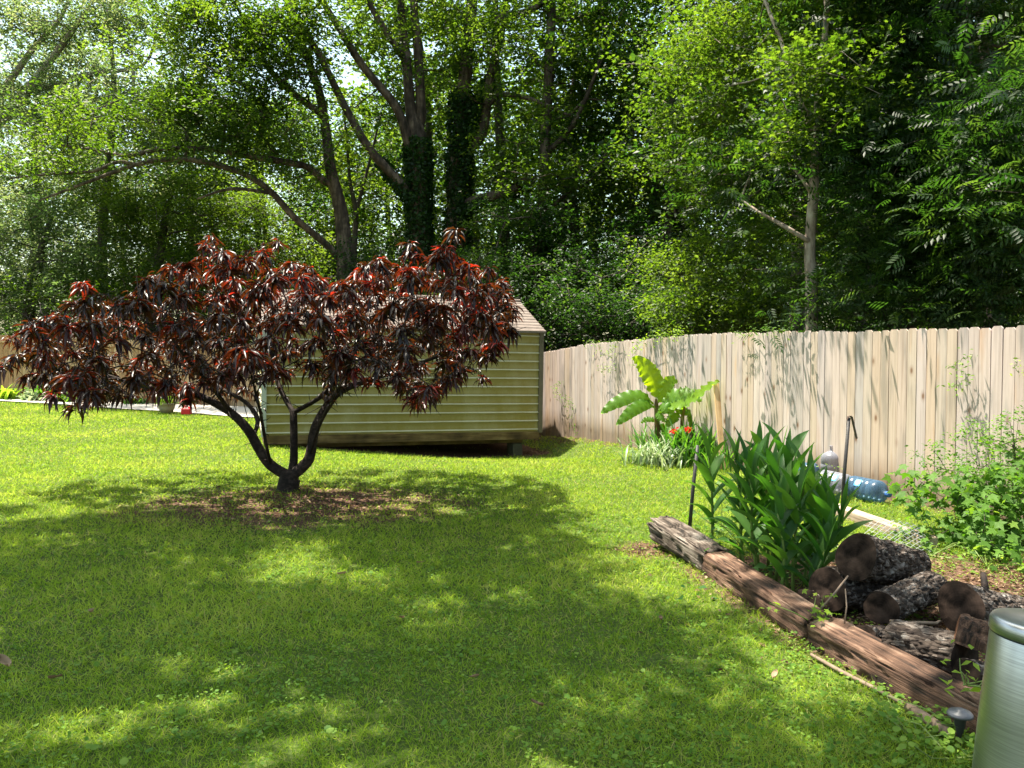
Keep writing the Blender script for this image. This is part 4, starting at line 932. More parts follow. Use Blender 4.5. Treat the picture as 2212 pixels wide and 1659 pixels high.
timber('landscape_timber', (*A4, -.05), (*(A3+(A4-A3)*.015), -.03), .21, .175, 'timber', 'cracked brown timber nearest the steel bin, longest of the bed edging', seed=12.3, endjag=.02)
# pale border plank near the fence
mb = MB(); a = G(1700, 1072); b = G(2012, 1182); v = b-a; L_ = np.linalg.norm(v)
mb.box((L_/2, 0, 0), (L_, .13, .11)); o = mb.build('border_plank', M['plank']); o.location = (a[0], a[1], .045); o.rotation_euler = (0, R(.4), math.atan2(v[1], v[0]))
bv = o.modifiers.new('bevel', 'BEVEL'); bv.width = .012; bv.segments = 2
tag(o, 'pale sun-bleached plank lying in the grass as a bed border near the water jugs', 'plank')
# thin pale poles along the near timber
def stick(pts, rad, name, label, mat='twig', cat='stick', group=None, n=6):
    mb = MB(); mb.tube(pts, rad, n); p0 = tuple(np.array(pts[0], float)); o = mb.build(name, M[mat], smooth=True, origin=p0); return tag(o, label, cat, group)
g_ = lambda px, py, z: tuple(G(px, py, z))
stick([g_(1752, 1414, .02), g_(1815, 1450, .018), g_(1895, 1490, .02), g_(1950, 1520, .02)], [.009, .011, .010, .008], 'pole', 'thin pale weathered pole lying along the lawn side of the near timber')
stick([g_(1962, 1528, .03), g_(2000, 1552, .04), g_(2060, 1592, .04)], [.022, .024, .022], 'pole', 'short thick grey pole lying beside the black garden light')
stick([W(1772, 1317, 4.3), W(1800, 1285, 4.32), W(1832, 1244, 4.4)], [.006, .006, .005], 'stick', 'slim tan stick leaning up against the dark log ends')
stick([W(2013-90, 1341, 3.98), W(1960, 1345, 4.0), W(2022, 1346, 4.1), W(1930+100, 1341, 4.15)], [.007, .009, .008, .005], 'stick', 'pale bare twig lying across the bark-covered chunk')
stick([W(1824, 1348, 4.1), W(1829, 1310, 4.12), W(1826, 1272, 4.2)], [.004, .004, .003], 'stick', 'dry hanging stem beside the leaning tan stick')
# coil of dry vine at the timber joint
mb = MB(); c = W(1568, 1206, 5.78)
for k in range(5):
    r = .075-.007*k; t = np.linspace(0, 2*math.pi, 22)
    mb.tube(np.stack([c[0]+r*np.cos(t), c[1]+.35*r*np.sin(t)+.012*k, c[2]+r*.85*np.sin(t)+.004*k], 1), .0045, 5)
mb.tube([c+[.06, 0, -.03], c+[.12, -.2, -.06], c+[.2, -.45, -.075]], .005, 5)
tag(mb.build('vine_coil', M['twig'], origin=tuple(c)), 'coil of dry tan vine resting where the grey and brown timbers meet', 'coil')

# ------------------------------------------------------------------ firewood logs
def barkmat():
    m, N, L, b = newmat('log_bark')
    tc = N.new('ShaderNodeTexCoord'); vo = N.new('ShaderNodeTexVoronoi'); vo.inputs['Scale'].default_value = 55; vo.feature = 'F1'
    mp = N.new('ShaderNodeMapping'); mp.inputs['Scale'].default_value = (1, 1, .55); no = N.new('ShaderNodeTexNoise'); no.inputs['Scale'].default_value = 12; no.inputs['Detail'].default_value = 5
    L.new(tc.outputs['Object'], no.inputs['Vector'])
    va = N.new('ShaderNodeVectorMath'); va.operation = 'MULTIPLY_ADD'; va.inputs[1].default_value = (.05, .05, .05); L.new(no.outputs['Color'], va.inputs[0]); L.new(tc.outputs['Object'], va.inputs[2])
    L.new(va.outputs[0], mp.inputs[0]); L.new(mp.outputs[0], vo.inputs['Vector'])
    sc_ = N.new('ShaderNodeSeparateColor'); L.new(vo.outputs['Color'], sc_.inputs[0])
    mu = N.new('ShaderNodeMath'); mu.operation = 'MULTIPLY'; L.new(sc_.outputs[0], mu.inputs[0]); L.new(no.outputs['Fac'], mu.inputs[1])
    r = ramp(N, [(0, (.016, .011, .009)), (.25, (.045, .033, .026)), (.42, (.105, .085, .072)), (.62, (.22, .195, .175))]); L.new(mu.outputs[0], r.inputs[0])
    L.new(r.outputs[0], b.inputs['Base Color']); b.inputs['Roughness'].default_value = .9; b.inputs['Specular IOR Level'].default_value = .2
    bp = N.new('ShaderNodeBump'); bp.inputs['Strength'].default_value = 1; bp.inputs['Distance'].default_value = .02; bp.invert = True
    L.new(vo.outputs['Distance'], bp.inputs['Height']); L.new(bp.outputs[0], b.inputs['Normal'])
    return m
M['log_bark'] = barkmat()
def cutmat(name, dark, light):
    m, N, L, b = newmat(name)
    tc = N.new('ShaderNodeTexCoord'); wv = N.new('ShaderNodeTexWave'); wv.wave_type = 'RINGS'; wv.rings_direction = 'Z'; wv.inputs['Scale'].default_value = 22; wv.inputs['Distortion'].default_value = 9; wv.inputs['Detail'].default_value = 4; wv.inputs['Detail Scale'].default_value = .6
    no = N.new('ShaderNodeTexNoise'); no.inputs['Scale'].default_value = 9; no.inputs['Detail'].default_value = 6
    L.new(tc.outputs['Object'], wv.inputs['Vector']); L.new(tc.outputs['Object'], no.inputs['Vector'])
    mx = N.new('ShaderNodeMath'); mx.operation = 'MULTIPLY_ADD'; mx.inputs[1].default_value = .025; L.new(wv.outputs['Fac'], mx.inputs[0]); 
    m2 = N.new('ShaderNodeMath'); m2.operation = 'MULTIPLY'; m2.inputs[1].default_value = .9; L.new(no.outputs['Fac'], m2.inputs[0]); L.new(m2.outputs[0], mx.inputs[2])
    r = ramp(N, [(.36, dark), (.62, light)]); L.new(mx.outputs[0], r.inputs[0]); L.new(r.outputs[0], b.inputs['Base Color']); b.inputs['Roughness'].default_value = .95
    b.inputs['Specular IOR Level'].default_value = .1
    bp = N.new('ShaderNodeBump'); bp.inputs['Strength'].default_value = .5; bp.inputs['Distance'].default_value = .01; L.new(mx.outputs[0], bp.inputs['Height']); L.new(bp.outputs[0], b.inputs['Normal'])
    return m
M['cut_dark'] = cutmat('cut_dark', (.006, .004, .003), (.052, .034, .026))
M['cut_red'] = cutmat('cut_red', (.05, .022, .012), (.20, .10, .06))
M['cut_grey'] = cutmat('cut_grey', (.09, .085, .075), (.22, .20, .17))
def firewood(c0, c1, r0, r1, label, seed, cut='cut_dark', half=False, stub=None, squash=1.0, barkm='log_bark'):
    c0 = np.array(c0, float); c1 = np.array(c1, float); ax = c1-c0; L_ = np.linalg.norm(ax)
    root = empty('firewood_log', tuple(c0), label, 'log', 'cut logs piled behind the timbers', rot=Vector(ax).to_track_quat('Z', 'Y').to_euler())
    NC = 72; NL = max(10, int(L_/.012)); mb = MB(); V = []; e0 = []; e1 = []
    for i in range(NL+1):
        t = i/NL; r = r0*(1-t)+r1*t
        for j in range(NC):
            a = j/NC*2*math.pi; rr = r*(1+.07*math.sin(2*a+seed)+.04*math.sin(3*a+2*seed))
            if half and math.sin(a) < -.1: rr *= .1/max(.1, -math.sin(a))*1.0 if math.sin(a) < -.1 else 1
            pv = Vector((math.cos(a)*r*26+seed, math.sin(a)*r*26, t*L_*18))
            if 0 < i < NL: rr += .010*noise.noise(pv)+.007*noise.cell(pv*1.25)*1. - .0035
            V.append((rr*math.cos(a), rr*math.sin(a)*squash, t*L_))
    fs = [(i*NC+j, i*NC+(j+1) % NC, (i+1)*NC+(j+1) % NC, (i+1)*NC+j) for i in range(NL) for j in range(NC)]
    mb.add(V, fs); mb.build('bark', M[barkm], root, smooth=False)
    for k, (zz, base) in enumerate(((0, 0), (L_, NL*NC))):
        eb = MB(); ring = [V[base+j] for j in range(NC)]; inner = []
        for q in (.97, .6, .25):
            inner += [(v[0]*q, v[1]*q, zz+(.004 if k else -.004)*(1 if q < .9 else 0)+.004*noise.noise(Vector((v[0]*q*30, v[1]*q*30, seed)))) for v in ring]
        vv = [(v[0]*1.0, v[1]*1.0, zz) for v in ring]+inner+[(0, 0, zz)]
        f = []
        for g0 in range(3): f += [(g0*NC+j, g0*NC+(j+1) % NC, (g0+1)*NC+(j+1) % NC, (g0+1)*NC+j) for j in range(NC)]
        f += [(3*NC+j, 3*NC+(j+1) % NC, 4*NC) for j in range(NC)]
        if k == 0: f = [tuple(reversed(q)) for q in f]
        eb.add(vv, f); eb.build('cut_face', M[cut], root)
    if stub:
        sb = MB(); sb.tube([stub[0], stub[1]], [.022, .017], 8); sb.build('branch_stub', M['bark_dark'], root, smooth=True)
    return root
# resting on the ground (z = radius) in a low heap
firewood(W(1788, 1272, 4.72), W(1990, 1262, 5.1), .135, .12, 'dark log under the topmost log, its tall black cut end facing the lilies', 1.3)
firewood(W(1849, 1203, 4.62), W(1975, 1228, 5.02), .133, .115, 'topmost log of the pile, thick flaky bark and dark brown cut end with a crack', 4.1)
firewood(W(1903, 1313, 4.22), W(2012, 1268, 4.72), .092, .10, 'scaly grey log in the middle of the pile with a small round dark end', 2.2)
firewood(W(2074, 1312, 4.28), W(2215, 1338, 4.62), .135, .12, 'wide log at the right of the pile with a large black end', 5.9, stub=((0.05, .10, .33), (.10, .21, .36)))
firewood(W(1862, 1380, 4.05), W(1985, 1385, 4.3), .075, .08, 'shadowed dark log lowest in the gap of the pile', 3.3)
firewood(W(1745, 1300, 4.75), W(1815, 1320, 5.1), .08, .075, 'small dark log end almost hidden behind the middle timber', 6.3)
firewood(W(1990, 1276, 4.62), W(2005, 1268, 4.75), .072, .070, 'smooth grey-green stump end between the topmost and the wide log', 8.8, cut='cut_grey', barkm='bark_grey')
firewood(W(1935, 1385, 3.98), W(2085, 1425, 3.72), .145, .155, 'broad half-round chunk covered in pale scaly bark in front of the pile', 9.4, squash=.8)
firewood(W(2064, 1372, 3.72), W(2165, 1405, 3.62), .085, .10, 'split wedge of wood with a reddish raw end near the steel bin', 7.2, cut='cut_red', half=True, squash=1.3, barkm='timber')
firewood(W(2085, 1456, 3.42), W(2200, 1470, 3.5), .07, .07, 'small dark log behind the leafy sprig beside the steel bin', 2.9)

# ------------------------------------------------------------------ steel bin
def steel():
    m, N, L, b = newmat('brushed_steel')
    tc = N.new('ShaderNodeTexCoord'); mp = N.new('ShaderNodeMapping'); mp.inputs['Scale'].default_value = (6, 6, 260); no = N.new('ShaderNodeTexNoise'); no.inputs['Scale'].default_value = 1.; no.inputs['Detail'].default_value = 3
    L.new(tc.outputs['Object'], mp.inputs[0]); L.new(mp.outputs[0], no.inputs['Vector'])
    r = ramp(N, [(.3, (.36, .37, .40)), (.7, (.52, .54, .57))]); L.new(no.outputs['Fac'], r.inputs[0]); L.new(r.outputs[0], b.inputs['Base Color'])
    b.inputs['Metallic'].default_value = 1; b.inputs['Roughness'].default_value = .36
    bp = N.new('ShaderNodeBump'); bp.inputs['Strength'].default_value = .06; bp.inputs['Distance'].default_value = .002; L.new(no.outputs['Fac'], bp.inputs['Height']); L.new(bp.outputs[0], b.inputs['Normal'])
    return m
M['steel'] = steel()
bin_ = empty('trash_can', (1.80, 2.70, 0), 'brushed stainless steel round trash can with a domed lid, cut by the right edge', 'trash can', rot=(0, R(4.0), 0))
mb = MB(); mb.lathe([(.175, .035), (.173, .05), (.168, .30), (.158, .585), (.156, .59)], 64); mb.build('body', M['steel'], bin_, smooth=True)
mb = MB(); mb.lathe([(.160, .594), (.163, .598), (.161, .632), (.155, .643), (.14, .648), (.0, .652)], 64); mb.build('lid', M['steel'], bin_, smooth=True)
mb = MB(); mb.lathe([(.155, .586), (.158, .588), (.158, .596), (.155, .597)], 64); mb.build('seam_ring', M['blackplastic'], bin_, smooth=True)
mb = MB(); mb.lathe([(.15, 0), (.180, .0), (.181, .033), (.17, .036)], 64); mb.build('base_ring', M['blackplastic'], bin_, smooth=True)

# ------------------------------------------------------------------ garden light, hook, stake
c = W(2074, 1540, 3.1); gl = empty('solar_light', (c[0], c[1], 0), 'small black mushroom-capped garden light beside the near timber and steel bin', 'garden light')
zt = c[2]
mb = MB(); mb.lathe([(.0, zt+.016), (.018, zt+.016), (.020, zt+.011), (.040, zt+.006), (.047, zt-.002), (.048, zt-.010), (.040, zt-.014), (.0, zt-.012)], 32); mb.build('cap', M['greyplastic'], gl, smooth=True)
mb = MB(); mb.lathe([(.024, zt-.014), (.020, zt-.05), (.010, zt-.085), (.009, zt-.09)], 20); mb.build('lens', M['blackplastic'], gl, smooth=True)
mb = MB(); mb.tube([(0, 0, zt-.085), (0, 0, -.05)], .008, 10); mb.build('stake', M['blackplastic'], gl)
b = G(1815, 1150); hk = empty('garden_hook', (b[0], b[1], 0), 'rusty black metal pole with a flat bent-over top standing by the plank', 'pole')
t0 = W(1834, 902, b[1])-np.array([b[0], b[1], 0]); t1 = W(1851, 946, b[1]-.02)-np.array([b[0], b[1], 0])
mb = MB(); mb.tube([(0, 0, -.1), t0*.5+[-.004, 0, 0], t0], [.0155, .0155, .0145], 12); mb.build('pole', M['iron'], hk, smooth=True)
mb = MB()
pts = [t0+[-.012, 0, -.01], t0+[-.006, 0, .012], t0+[.012, 0, .018], t0+[.028, 0, .006], t1]
V = []
for p in pts:
    for dy in (-.017, .017):
        V += [(p[0], p[1]+dy, p[2]), (p[0]-.006, p[1]+dy, p[2]-.007)]
fs = []
for i in range(len(pts)-1):
    o_ = i*4; fs += [(o_, o_+2, o_+6, o_+4), (o_+1, o_+5, o_+7, o_+3), (o_, o_+4, o_+5, o_+1), (o_+2, o_+3, o_+7, o_+6)]
fs += [(0, 1, 3, 2), (len(V)-4, len(V)-2, len(V)-1, len(V)-3)]
mb.add(V, fs); mb.build('bent_strip', M['iron_rust'], hk)
s0 = G(1486, 1160); s1 = W(1507, 962, s0[1]+.05)
stick([s0-[0, 0, .1], (s0+s1)/2, s1], [.0165, .016, .014], 'garden_stake', 'dark grey metal stake leaning behind the lone lily stalk', 'iron', 'stake', n=10)

# ------------------------------------------------------------------ water jugs
def jugmat(name, col, d=.30, tr=(.55, .72, .85)):
    m, N, L, b = newmat(name)
    b.inputs['Base Color'].default_value = (*col, 1); b.inputs['Roughness'].default_value = .28; b.inputs['Specular IOR Level'].default_value = .5
    t = N.new('ShaderNodeBsdfTransparent'); t.inputs[0].default_value = (*tr, 1)
    lw = N.new('ShaderNodeLayerWeight'); lw.inputs[0].default_value = .35
    mm = N.new('ShaderNodeMath'); mm.operation = 'MULTIPLY_ADD'; mm.inputs[1].default_value = .6; mm.inputs[2].default_value = d; mm.use_clamp = True; L.new(lw.outputs['Facing'], mm.inputs[0])
    mx = N.new('ShaderNodeMixShader'); L.new(mm.outputs[0], mx.inputs[0]); L.new(t.outputs[0], mx.inputs[1]); L.new(b.outputs[0], mx.inputs[2]); L.new(mx.outputs[0], N['Material Output'].inputs[0])
    return m
M['jug_blue'] = jugmat('jug_blue', (.05, .11, .19), .34, (.5, .66, .78)); M['jug_grey'] = jugmat('jug_grey', (.22, .23, .28), .35, (.75, .75, .82))
M['label_blue'] = plain('label_blue', (.10, .38, .70), .4, namt=.05); M['label_white'] = plain('label_white', (.75, .8, .85), .4, namt=.03); M['cap_blue'] = plain('cap_blue', (.03, .10, .35), .4)
def jug_profile(r=.125):
    pr = [(0, .006), (r*.8, 0), (r*.97, .015), (r, .04)]
    for k in range(4):
        z = .075+k*.07; pr += [(r, z), (r*.955, z+.008), (r*.955, z+.018), (r, z+.026)]
    pr += [(r, .36), (r*.97, .385), (r*.80, .415), (r*.45, .44), (r*.22, .45), (r*.19, .46), (r*.19, .50), (r*.22, .503), (r*.22, .515), (r*.17, .516)]
    return pr
def jug(loc, axis, mat, label, r=.125, emblem=None, cap=False):
    q = Vector(axis).to_track_quat('Z', 'Y')
    root = empty('water_jug', loc, label, 'water jug', 'empty water jugs by the fence', rot=q.to_euler())
    mb = MB(); mb.lathe(jug_profile(r), 48); mb.build('body', M[mat], root, smooth=True)
    if emblem is not None:
        a0, z0 = emblem
        def patch(rad_in, rad_out, off, mt, sq=False, name='emblem'):
            pb = MB(); n_ = 40; V = []
            for ring in (rad_in, rad_out):
                for i in range(n_):
                    t = i/n_*2*math.pi; ct, s_t = math.cos(t), math.sin(t)
                    if sq: mxx = max(abs(ct), abs(s_t))**.75; ct /= mxx; s_t /= mxx
                    aa = a0+ring*ct/r; V.append(((r+off)*math.cos(aa), (r+off)*math.sin(aa), z0+ring*s_t))
            pb.add(V, [(i, (i+1) % n_, n_+(i+1) % n_, n_+i) for i in range(n_)]); pb.build(name, M[mt], root)
        patch(.0005, .042, .002, 'label_blue', True, 'label'); patch(.017, .028, .0035, 'label_white'); patch(.0005, .012, .0035, 'label_blue'); patch(.006, .009, .005, 'label_white')
    if cap:
        cb = MB(); cb.lathe([(0, .523), (r*.23, .523), (r*.25, .515), (r*.25, .48)], 24); cb.build('cap', M['cap_blue'], root, smooth=True)
    return root
jp = W(1794, 1066, 9.35); jug((jp[0], 9.35, gzf(jp[0], 9.35)+.0), (0.02, 0, 1), 'jug_grey', 'clear grey water jug standing upright against the fence', r=.12)
ax = np.array([.37, -.93, -.015]); s0 = np.array([3.60, 9.12, .135])
axu = unit(ax[None])[0]
xw = Vector(axu).to_track_quat('Z', 'Y').to_matrix(); 
def emb(axis, aim):   # angle on the jug that faces a direction
    m_ = Vector(axis).to_track_quat('Z', 'Y').to_matrix(); v = m_.transposed()@Vector(aim); return math.atan2(v.y, v.x)
e_ = emb(axu, (-.6, -.5, .62))
jug(tuple(s0+axu*.0+[0, 0, 0]), tuple(axu), 'jug_grey', 'grey-blue water jug lying end to end behind the bluer one', emblem=(e_, .30))
jug(tuple(s0+axu*.46), tuple(axu), 'jug_blue', 'blue water jug lying on its side with its capped neck towards the yard', emblem=(e_, .18), cap=True)
jp = W(1712, 1030, 9.9); jug((jp[0], jp[1], gzf(jp[0], jp[1])+.12), (.5, -.8, .1), 'jug_blue', 'blue water jug half hidden behind the lily leaves by the fence')

# ------------------------------------------------------------------ wire mesh scrap
mb = MB(); cw = G(1936, 1196); wv = []
M_ = lambda s_, t_: (cw[0]-.20+s_*.85, cw[1]+.05+t_*.30-s_*.12, .02+.42*t_*(1+.25*math.sin(s_*6)))
for k in range(-6, 12):
    for sgn in (1, -1):
        pts = []
        for t in np.linspace(0, .42, 9):
            s_ = k*.065+(t if sgn > 0 else .42-t)
            if 0 <= s_ <= .55: pts.append(M_(s_, t))
        if len(pts) > 1: mb.tube(pts, .0022, 4, caps=False)
tag(mb.build('wire_mesh', M['wire'], origin=tuple(cw)), 'scrap of silvery chain-link wire half buried in weeds by the right-hand shrub', 'wire mesh')

# ------------------------------------------------------------------ leaning board
b = W(1562, 1012, 10.95); t = W(1547, 828, 11.27)
mb = MB(); v = t-np.array([b[0], b[1], 0]); L_ = np.linalg.norm(v); mb.box((0, 0, L_/2), (.075, .035, L_)); o = mb.build('leaning_board', M['fence_warm']); o.location = (b[0], b[1], 0)
o.rotation_euler = Vector(v).to_track_quat('Z', 'Y').to_euler(); tag(o, 'olive-tan narrow board leaning against the fence right of the banana plant', 'board')

# ------------------------------------------------------------------ plants
def strap(mb, base, az, L_, w_, arch, tint, n=7, up=1.2, fold=.25, twist=0):
    """long arching leaf added to mb"""
    d = np.array([math.cos(az), math.sin(az), 0]); sd = np.array([-d[1], d[0], 0]); V = []; e = up; p = np.array(base, float)
    for i in range(n+1):
        t = i/n; wi = w_*(.35+.65*math.sin(math.pi*min(1, .12+t*.88)))*(1-t**6) if i < n else .001
        tang = d*math.cos(e)+np.array([0, 0, math.sin(e)]); nrm = -d*math.sin(e)+np.array([0, 0, math.cos(e)])
        a = twist*t; s2 = sd*math.cos(a)+nrm*math.sin(a)
        V += [p-s2*wi/2+nrm*fold*wi*.5, p, p+s2*wi/2+nrm*fold*wi*.5]
        p = p+tang*L_/n; e -= arch/n*(.4+1.2*t)
    fs = [f for i in range(n) for f in ((i*3, i*3+1, i*3+4, i*3+3), (i*3+1, i*3+2, i*3+5, i*3+4))]
    mb.add(V, fs, tint)
# ginger / canna-like lily stalks
def lily_stalk(root, base, top, nl, Ls, ph, lw=.065, sm=1.):
    base = np.array(base, float); top = np.array(top, float); ts = np.linspace(0, 1, 8)
    bend = rng.normal(0, .02, 3)*[1, 1, 0]
    pts = [base+(top-base)*t+bend*math.sin(math.pi*t) for t in ts]
    st = MB(); st.tube(pts, [.013*sm*(1-.55*t) for t in ts], 7); so = st.build('stem', M['stem'], root, smooth=True, origin=tuple(root.location)); so.location = (0, 0, 0)
    lf = MB()
    for i in range(nl):
        t = .22+.78*(i+.5)/nl; q = np.array([np.interp(t, ts, [p[k] for p in pts]) for k in range(3)])
        side = ph+(0 if i % 2 else math.pi)+rng.normal(0, .28)
        L_ = Ls*rng.uniform(.8, 1.15)*(1-.25*abs(t-.6)); strap(lf, q, side, L_, lw*rng.uniform(.85, 1.2), rng.uniform(.45, 1.25)*(1.3-.7*t), float(np.clip(rng.normal(.5, .25), 0, 1)), n=8, up=.70+.60*t+rng.normal(0, .10), fold=.5, twist=rng.normal(0, .5))
    strap(lf, pts[-1], ph+.3, Ls*.75, lw*.6, .15, .5, up=1.45)
    lo = lf.build('foliage', M['lily'], so, smooth=True, origin=tuple(root.location)); lo.location = (0, 0, 0)
c0 = G(1537, 1182)
r1_ = empty('ginger_lily', (c0[0], c0[1], 0), 'lone lily stalk with upright sword leaves left of the big lily clump', 'plant')
lily_stalk(r1_, c0, W(1530, 985, c0[1]-.05), 9, .37, .15, lw=.085)
c0 = G(1672, 1255)
r2_ = empty('ginger_lily', (c0[0], c0[1], 0), 'dense clump of tall leafy green lily stalks inside the timber edging', 'plant')
for (bx, by, tx, ty, Y, nl, L_, ph) in ((1640, 1262, 1628, 1035, 5.45, 10, .36, .1), (1662, 1272, 1710, 1050, 5.3, 10, .38, -.3), (1713, 1296, 1728, 1075, 5.05, 10, .36, .2), (1600, 1225, 1590, 1000, 5.85, 9, .34, .0),
        (1660, 1225, 1655, 990, 5.8, 10, .36, -.2), (1690, 1235, 1700, 1000, 5.7, 10, .35, .4), (1720, 1245, 1745, 1030, 5.6, 9, .34, -.1), (1745, 1250, 1778, 1080, 5.4, 8, .32, .3),
        (1650, 1200, 1640, 975, 6.2, 9, .34, .9), (1700, 1205, 1690, 985, 6.2, 9, .34, -.8), (1680, 1290, 1680, 1110, 5.0, 7, .3, .6), (1765, 1270, 1790, 1120, 5.2, 7, .3, .1), (1675, 1260, 1672, 1040, 5.35, 10, .36, .7), (1735, 1262, 1752, 1060, 5.35, 9, .36, .9), (1640, 1235, 1615, 1010, 5.7, 9, .36, -.9), (1705, 1275, 1690, 1090, 5.2, 8, .34, .3), (1750, 1290, 1820, 1120, 5.05, 9, .38, .0), (1735, 1300, 1790, 1170, 4.95, 7, .34, .1), (1610, 1240, 1600, 1080, 5.6, 7, .28, -.4)):
    b_ = W(bx, by, Y); b_ = np.array([b_[0], Y, -.02]); t_ = W(tx, ty, Y); lily_stalk(r2_, b_, t_, nl, L_, ph, lw=.078)

# banana plant
bp0 = np.array([W(1423, 980, 12.1)[0], 12.1, 0.]); bz = W(1418, 876, 12.1)
ban = empty('banana_plant', tuple(bp0), 'young banana plant with one glowing upright leaf and wide drooping leaves by the fence', 'plant')
mb = MB(); mb.tube([bp0, (bp0+bz)/2+[0, 0, 0], bz, W(1417, 862, 12.1)], [.058, .046, .034, .018], 12); mb.build('stem', M['banana_stem'], ban, smooth=True, origin=tuple(bp0)).location = (0, 0, 0)
def bleaf(pts, wmax, tint, tilt=.0, par=None, roll=0., o=None, w0=.04, fold=.15, ripple=.012):
    pts = np.array([W(*p) for p in pts]); m = 40; wmax *= .88; ripple = ripple*1.3
    cum = np.concatenate([[0], np.cumsum(np.linalg.norm(np.diff(pts, axis=0), axis=1))]); u_ = np.linspace(0, cum[-1], m)
    C = np.stack([np.interp(u_, cum, pts[:, k]) for k in range(3)], 1)
    for _ in range(3): C[1:-1] = (C[:-2]+2*C[1:-1]+C[2:])/4
    T = unit(np.gradient(C, axis=0)); V = []
    for i in range(m):
        t = i/(m-1); w_ = 0 if t < .12 else wmax*max(.0, math.sin(math.pi*min(1, ((t-.12)/.88))**.75))**.6
        s_ = np.cross(T[i], [0, -.25, 1]); s_ = s_/(np.linalg.norm(s_)+1e-6); nn_ = np.cross(s_, T[i])
        s2 = s_*math.cos(roll)+nn_*math.sin(roll); n2 = -s_*math.sin(roll)+nn_*math.cos(roll)
        rp = ripple*(1.4*math.sin(i*1.35)+.8*math.sin(i*2.9+1)); w_ *= 1+.09*math.sin(i*1.35+.6)+.05*math.sin(i*3.7)
        V += [C[i]-s2*(w_/2+.006)+n2*(fold*w_+rp), C[i]-s2*(w_/4+.003)+n2*(fold*w_*.35), C[i], C[i]+s2*(w_/4+.003)+n2*(fold*w_*.35), C[i]+s2*(w_/2+.006)+n2*(fold*w_-rp)]
    mb = MB(); mb.add(V, [(i*5+k, i*5+k+1, (i+1)*5+k+1, (i+1)*5+k) for i in range(m-1) for k in range(4)], tint)
    ob = mb.build('leaf', M['banana'], par, smooth=True, origin=tuple(o)); ob.location = (0, 0, 0); return ob
Yb = 12.1
bleaf([(1418, 872, Yb), (1417, 850, Yb), (1412, 820, Yb), (1395, 795, Yb+.03), (1380, 780, Yb+.02), (1366, 774, Yb-.06)], .33, .72, par=ban, o=bp0, roll=1.15, fold=.05)
bleaf([(1417, 880, Yb), (1402, 862, Yb-.05), (1385, 853, Yb-.1), (1358, 856, Yb-.15), (1325, 872, Yb-.22), (1298, 893, Yb-.25)], .25, .3, par=ban, o=bp0, roll=.75, fold=-.12, ripple=.012)
bleaf([(1418, 885, Yb), (1405, 872, Yb-.1), (1390, 873, Yb-.2), (1368, 885, Yb-.3), (1345, 905, Yb-.4), (1331, 918, Yb-.4)], .22, .28, par=ban, o=bp0, roll=.8, fold=-.12, ripple=.012)
bleaf([(1420, 876, Yb), (1426, 855, Yb+.1), (1436, 838, Yb+.15), (1450, 820, Yb+.2), (1464, 826, Yb+.25)], .26, .35, par=ban, o=bp0, roll=-.9, fold=.05)
bleaf([(1422, 880, Yb), (1434, 868, Yb-.05), (1455, 852, Yb-.15), (1480, 848, Yb-.3), (1502, 858, Yb-.4), (1516, 866, Yb-.45)], .26, .3, par=ban, o=bp0, roll=-.85, fold=-.1, ripple=.012)
bleaf([(1424, 880, Yb), (1450, 876, Yb-.2), (1485, 868, Yb-.45), (1512, 850, Yb-.65), (1535, 832, Yb-.8), (1553, 822, Yb-.9)], .24, .6, par=ban, o=bp0, roll=-.8, fold=.08)
bleaf([(1421, 884, Yb-.02), (1428, 876, Yb-.12), (1438, 880, Yb-.2), (1446, 892, Yb-.22), (1443, 906, Yb-.22)], .22, .35, par=ban, o=bp0, roll=-.9, fold=-.1)
bleaf([(1422, 886, Yb-.05), (1420, 895, Yb-.15), (1430, 903, Yb-.2), (1438, 912, Yb-.2)], .12, .3, par=ban, o=bp0, roll=-.9, fold=-.1)
bleaf([(1419, 915, Yb), (1410, 906, Yb), (1396, 905, Yb), (1384, 914, Yb)], .09, .3, par=ban, o=bp0, roll=.8, fold=-.1)
bleaf([(1422, 935, Yb), (1428, 918, Yb-.02), (1436, 930, Yb-.05), (1444, 948, Yb-.08)], .10, .3, par=ban, o=bp0, roll=-.8, fold=-.1)
b2 = np.array([W(1472, 985, 12.0)[0], 12.0, 0.]); ban2 = empty('banana_plant', tuple(b2), 'small banana sucker between the tall banana plant and the leaning board', 'plant')
mb = MB(); mb.tube([b2, W(1474, 905, 12.0), W(1478, 875, 12)], [.04, .03, .012], 10); mb.build('stem', M['banana_stem'], ban2, smooth=True, origin=tuple(b2)).location = (0, 0, 0)
for L_ in ([(1473, 905, 12), (1466, 898, 12), (1455, 901, 11.95), (1446, 912, 11.9), (1440, 922, 11.9)], [(1474, 905, 12), (1484, 890, 12), (1494, 896, 12), (1499, 920, 11.95), (1502, 950, 11.9)], [(1473, 900, 12), (1468, 880, 12), (1455, 870, 12.05), (1447, 870, 12.1)], [(1474, 900, 12), (1478, 885, 12), (1479, 868, 12), (1477, 850, 12)]):
    bleaf(L_, .17, .3, par=ban2, o=b2, roll=-.8 if L_[-1][0] > 1470 else .8, fold=-.1)
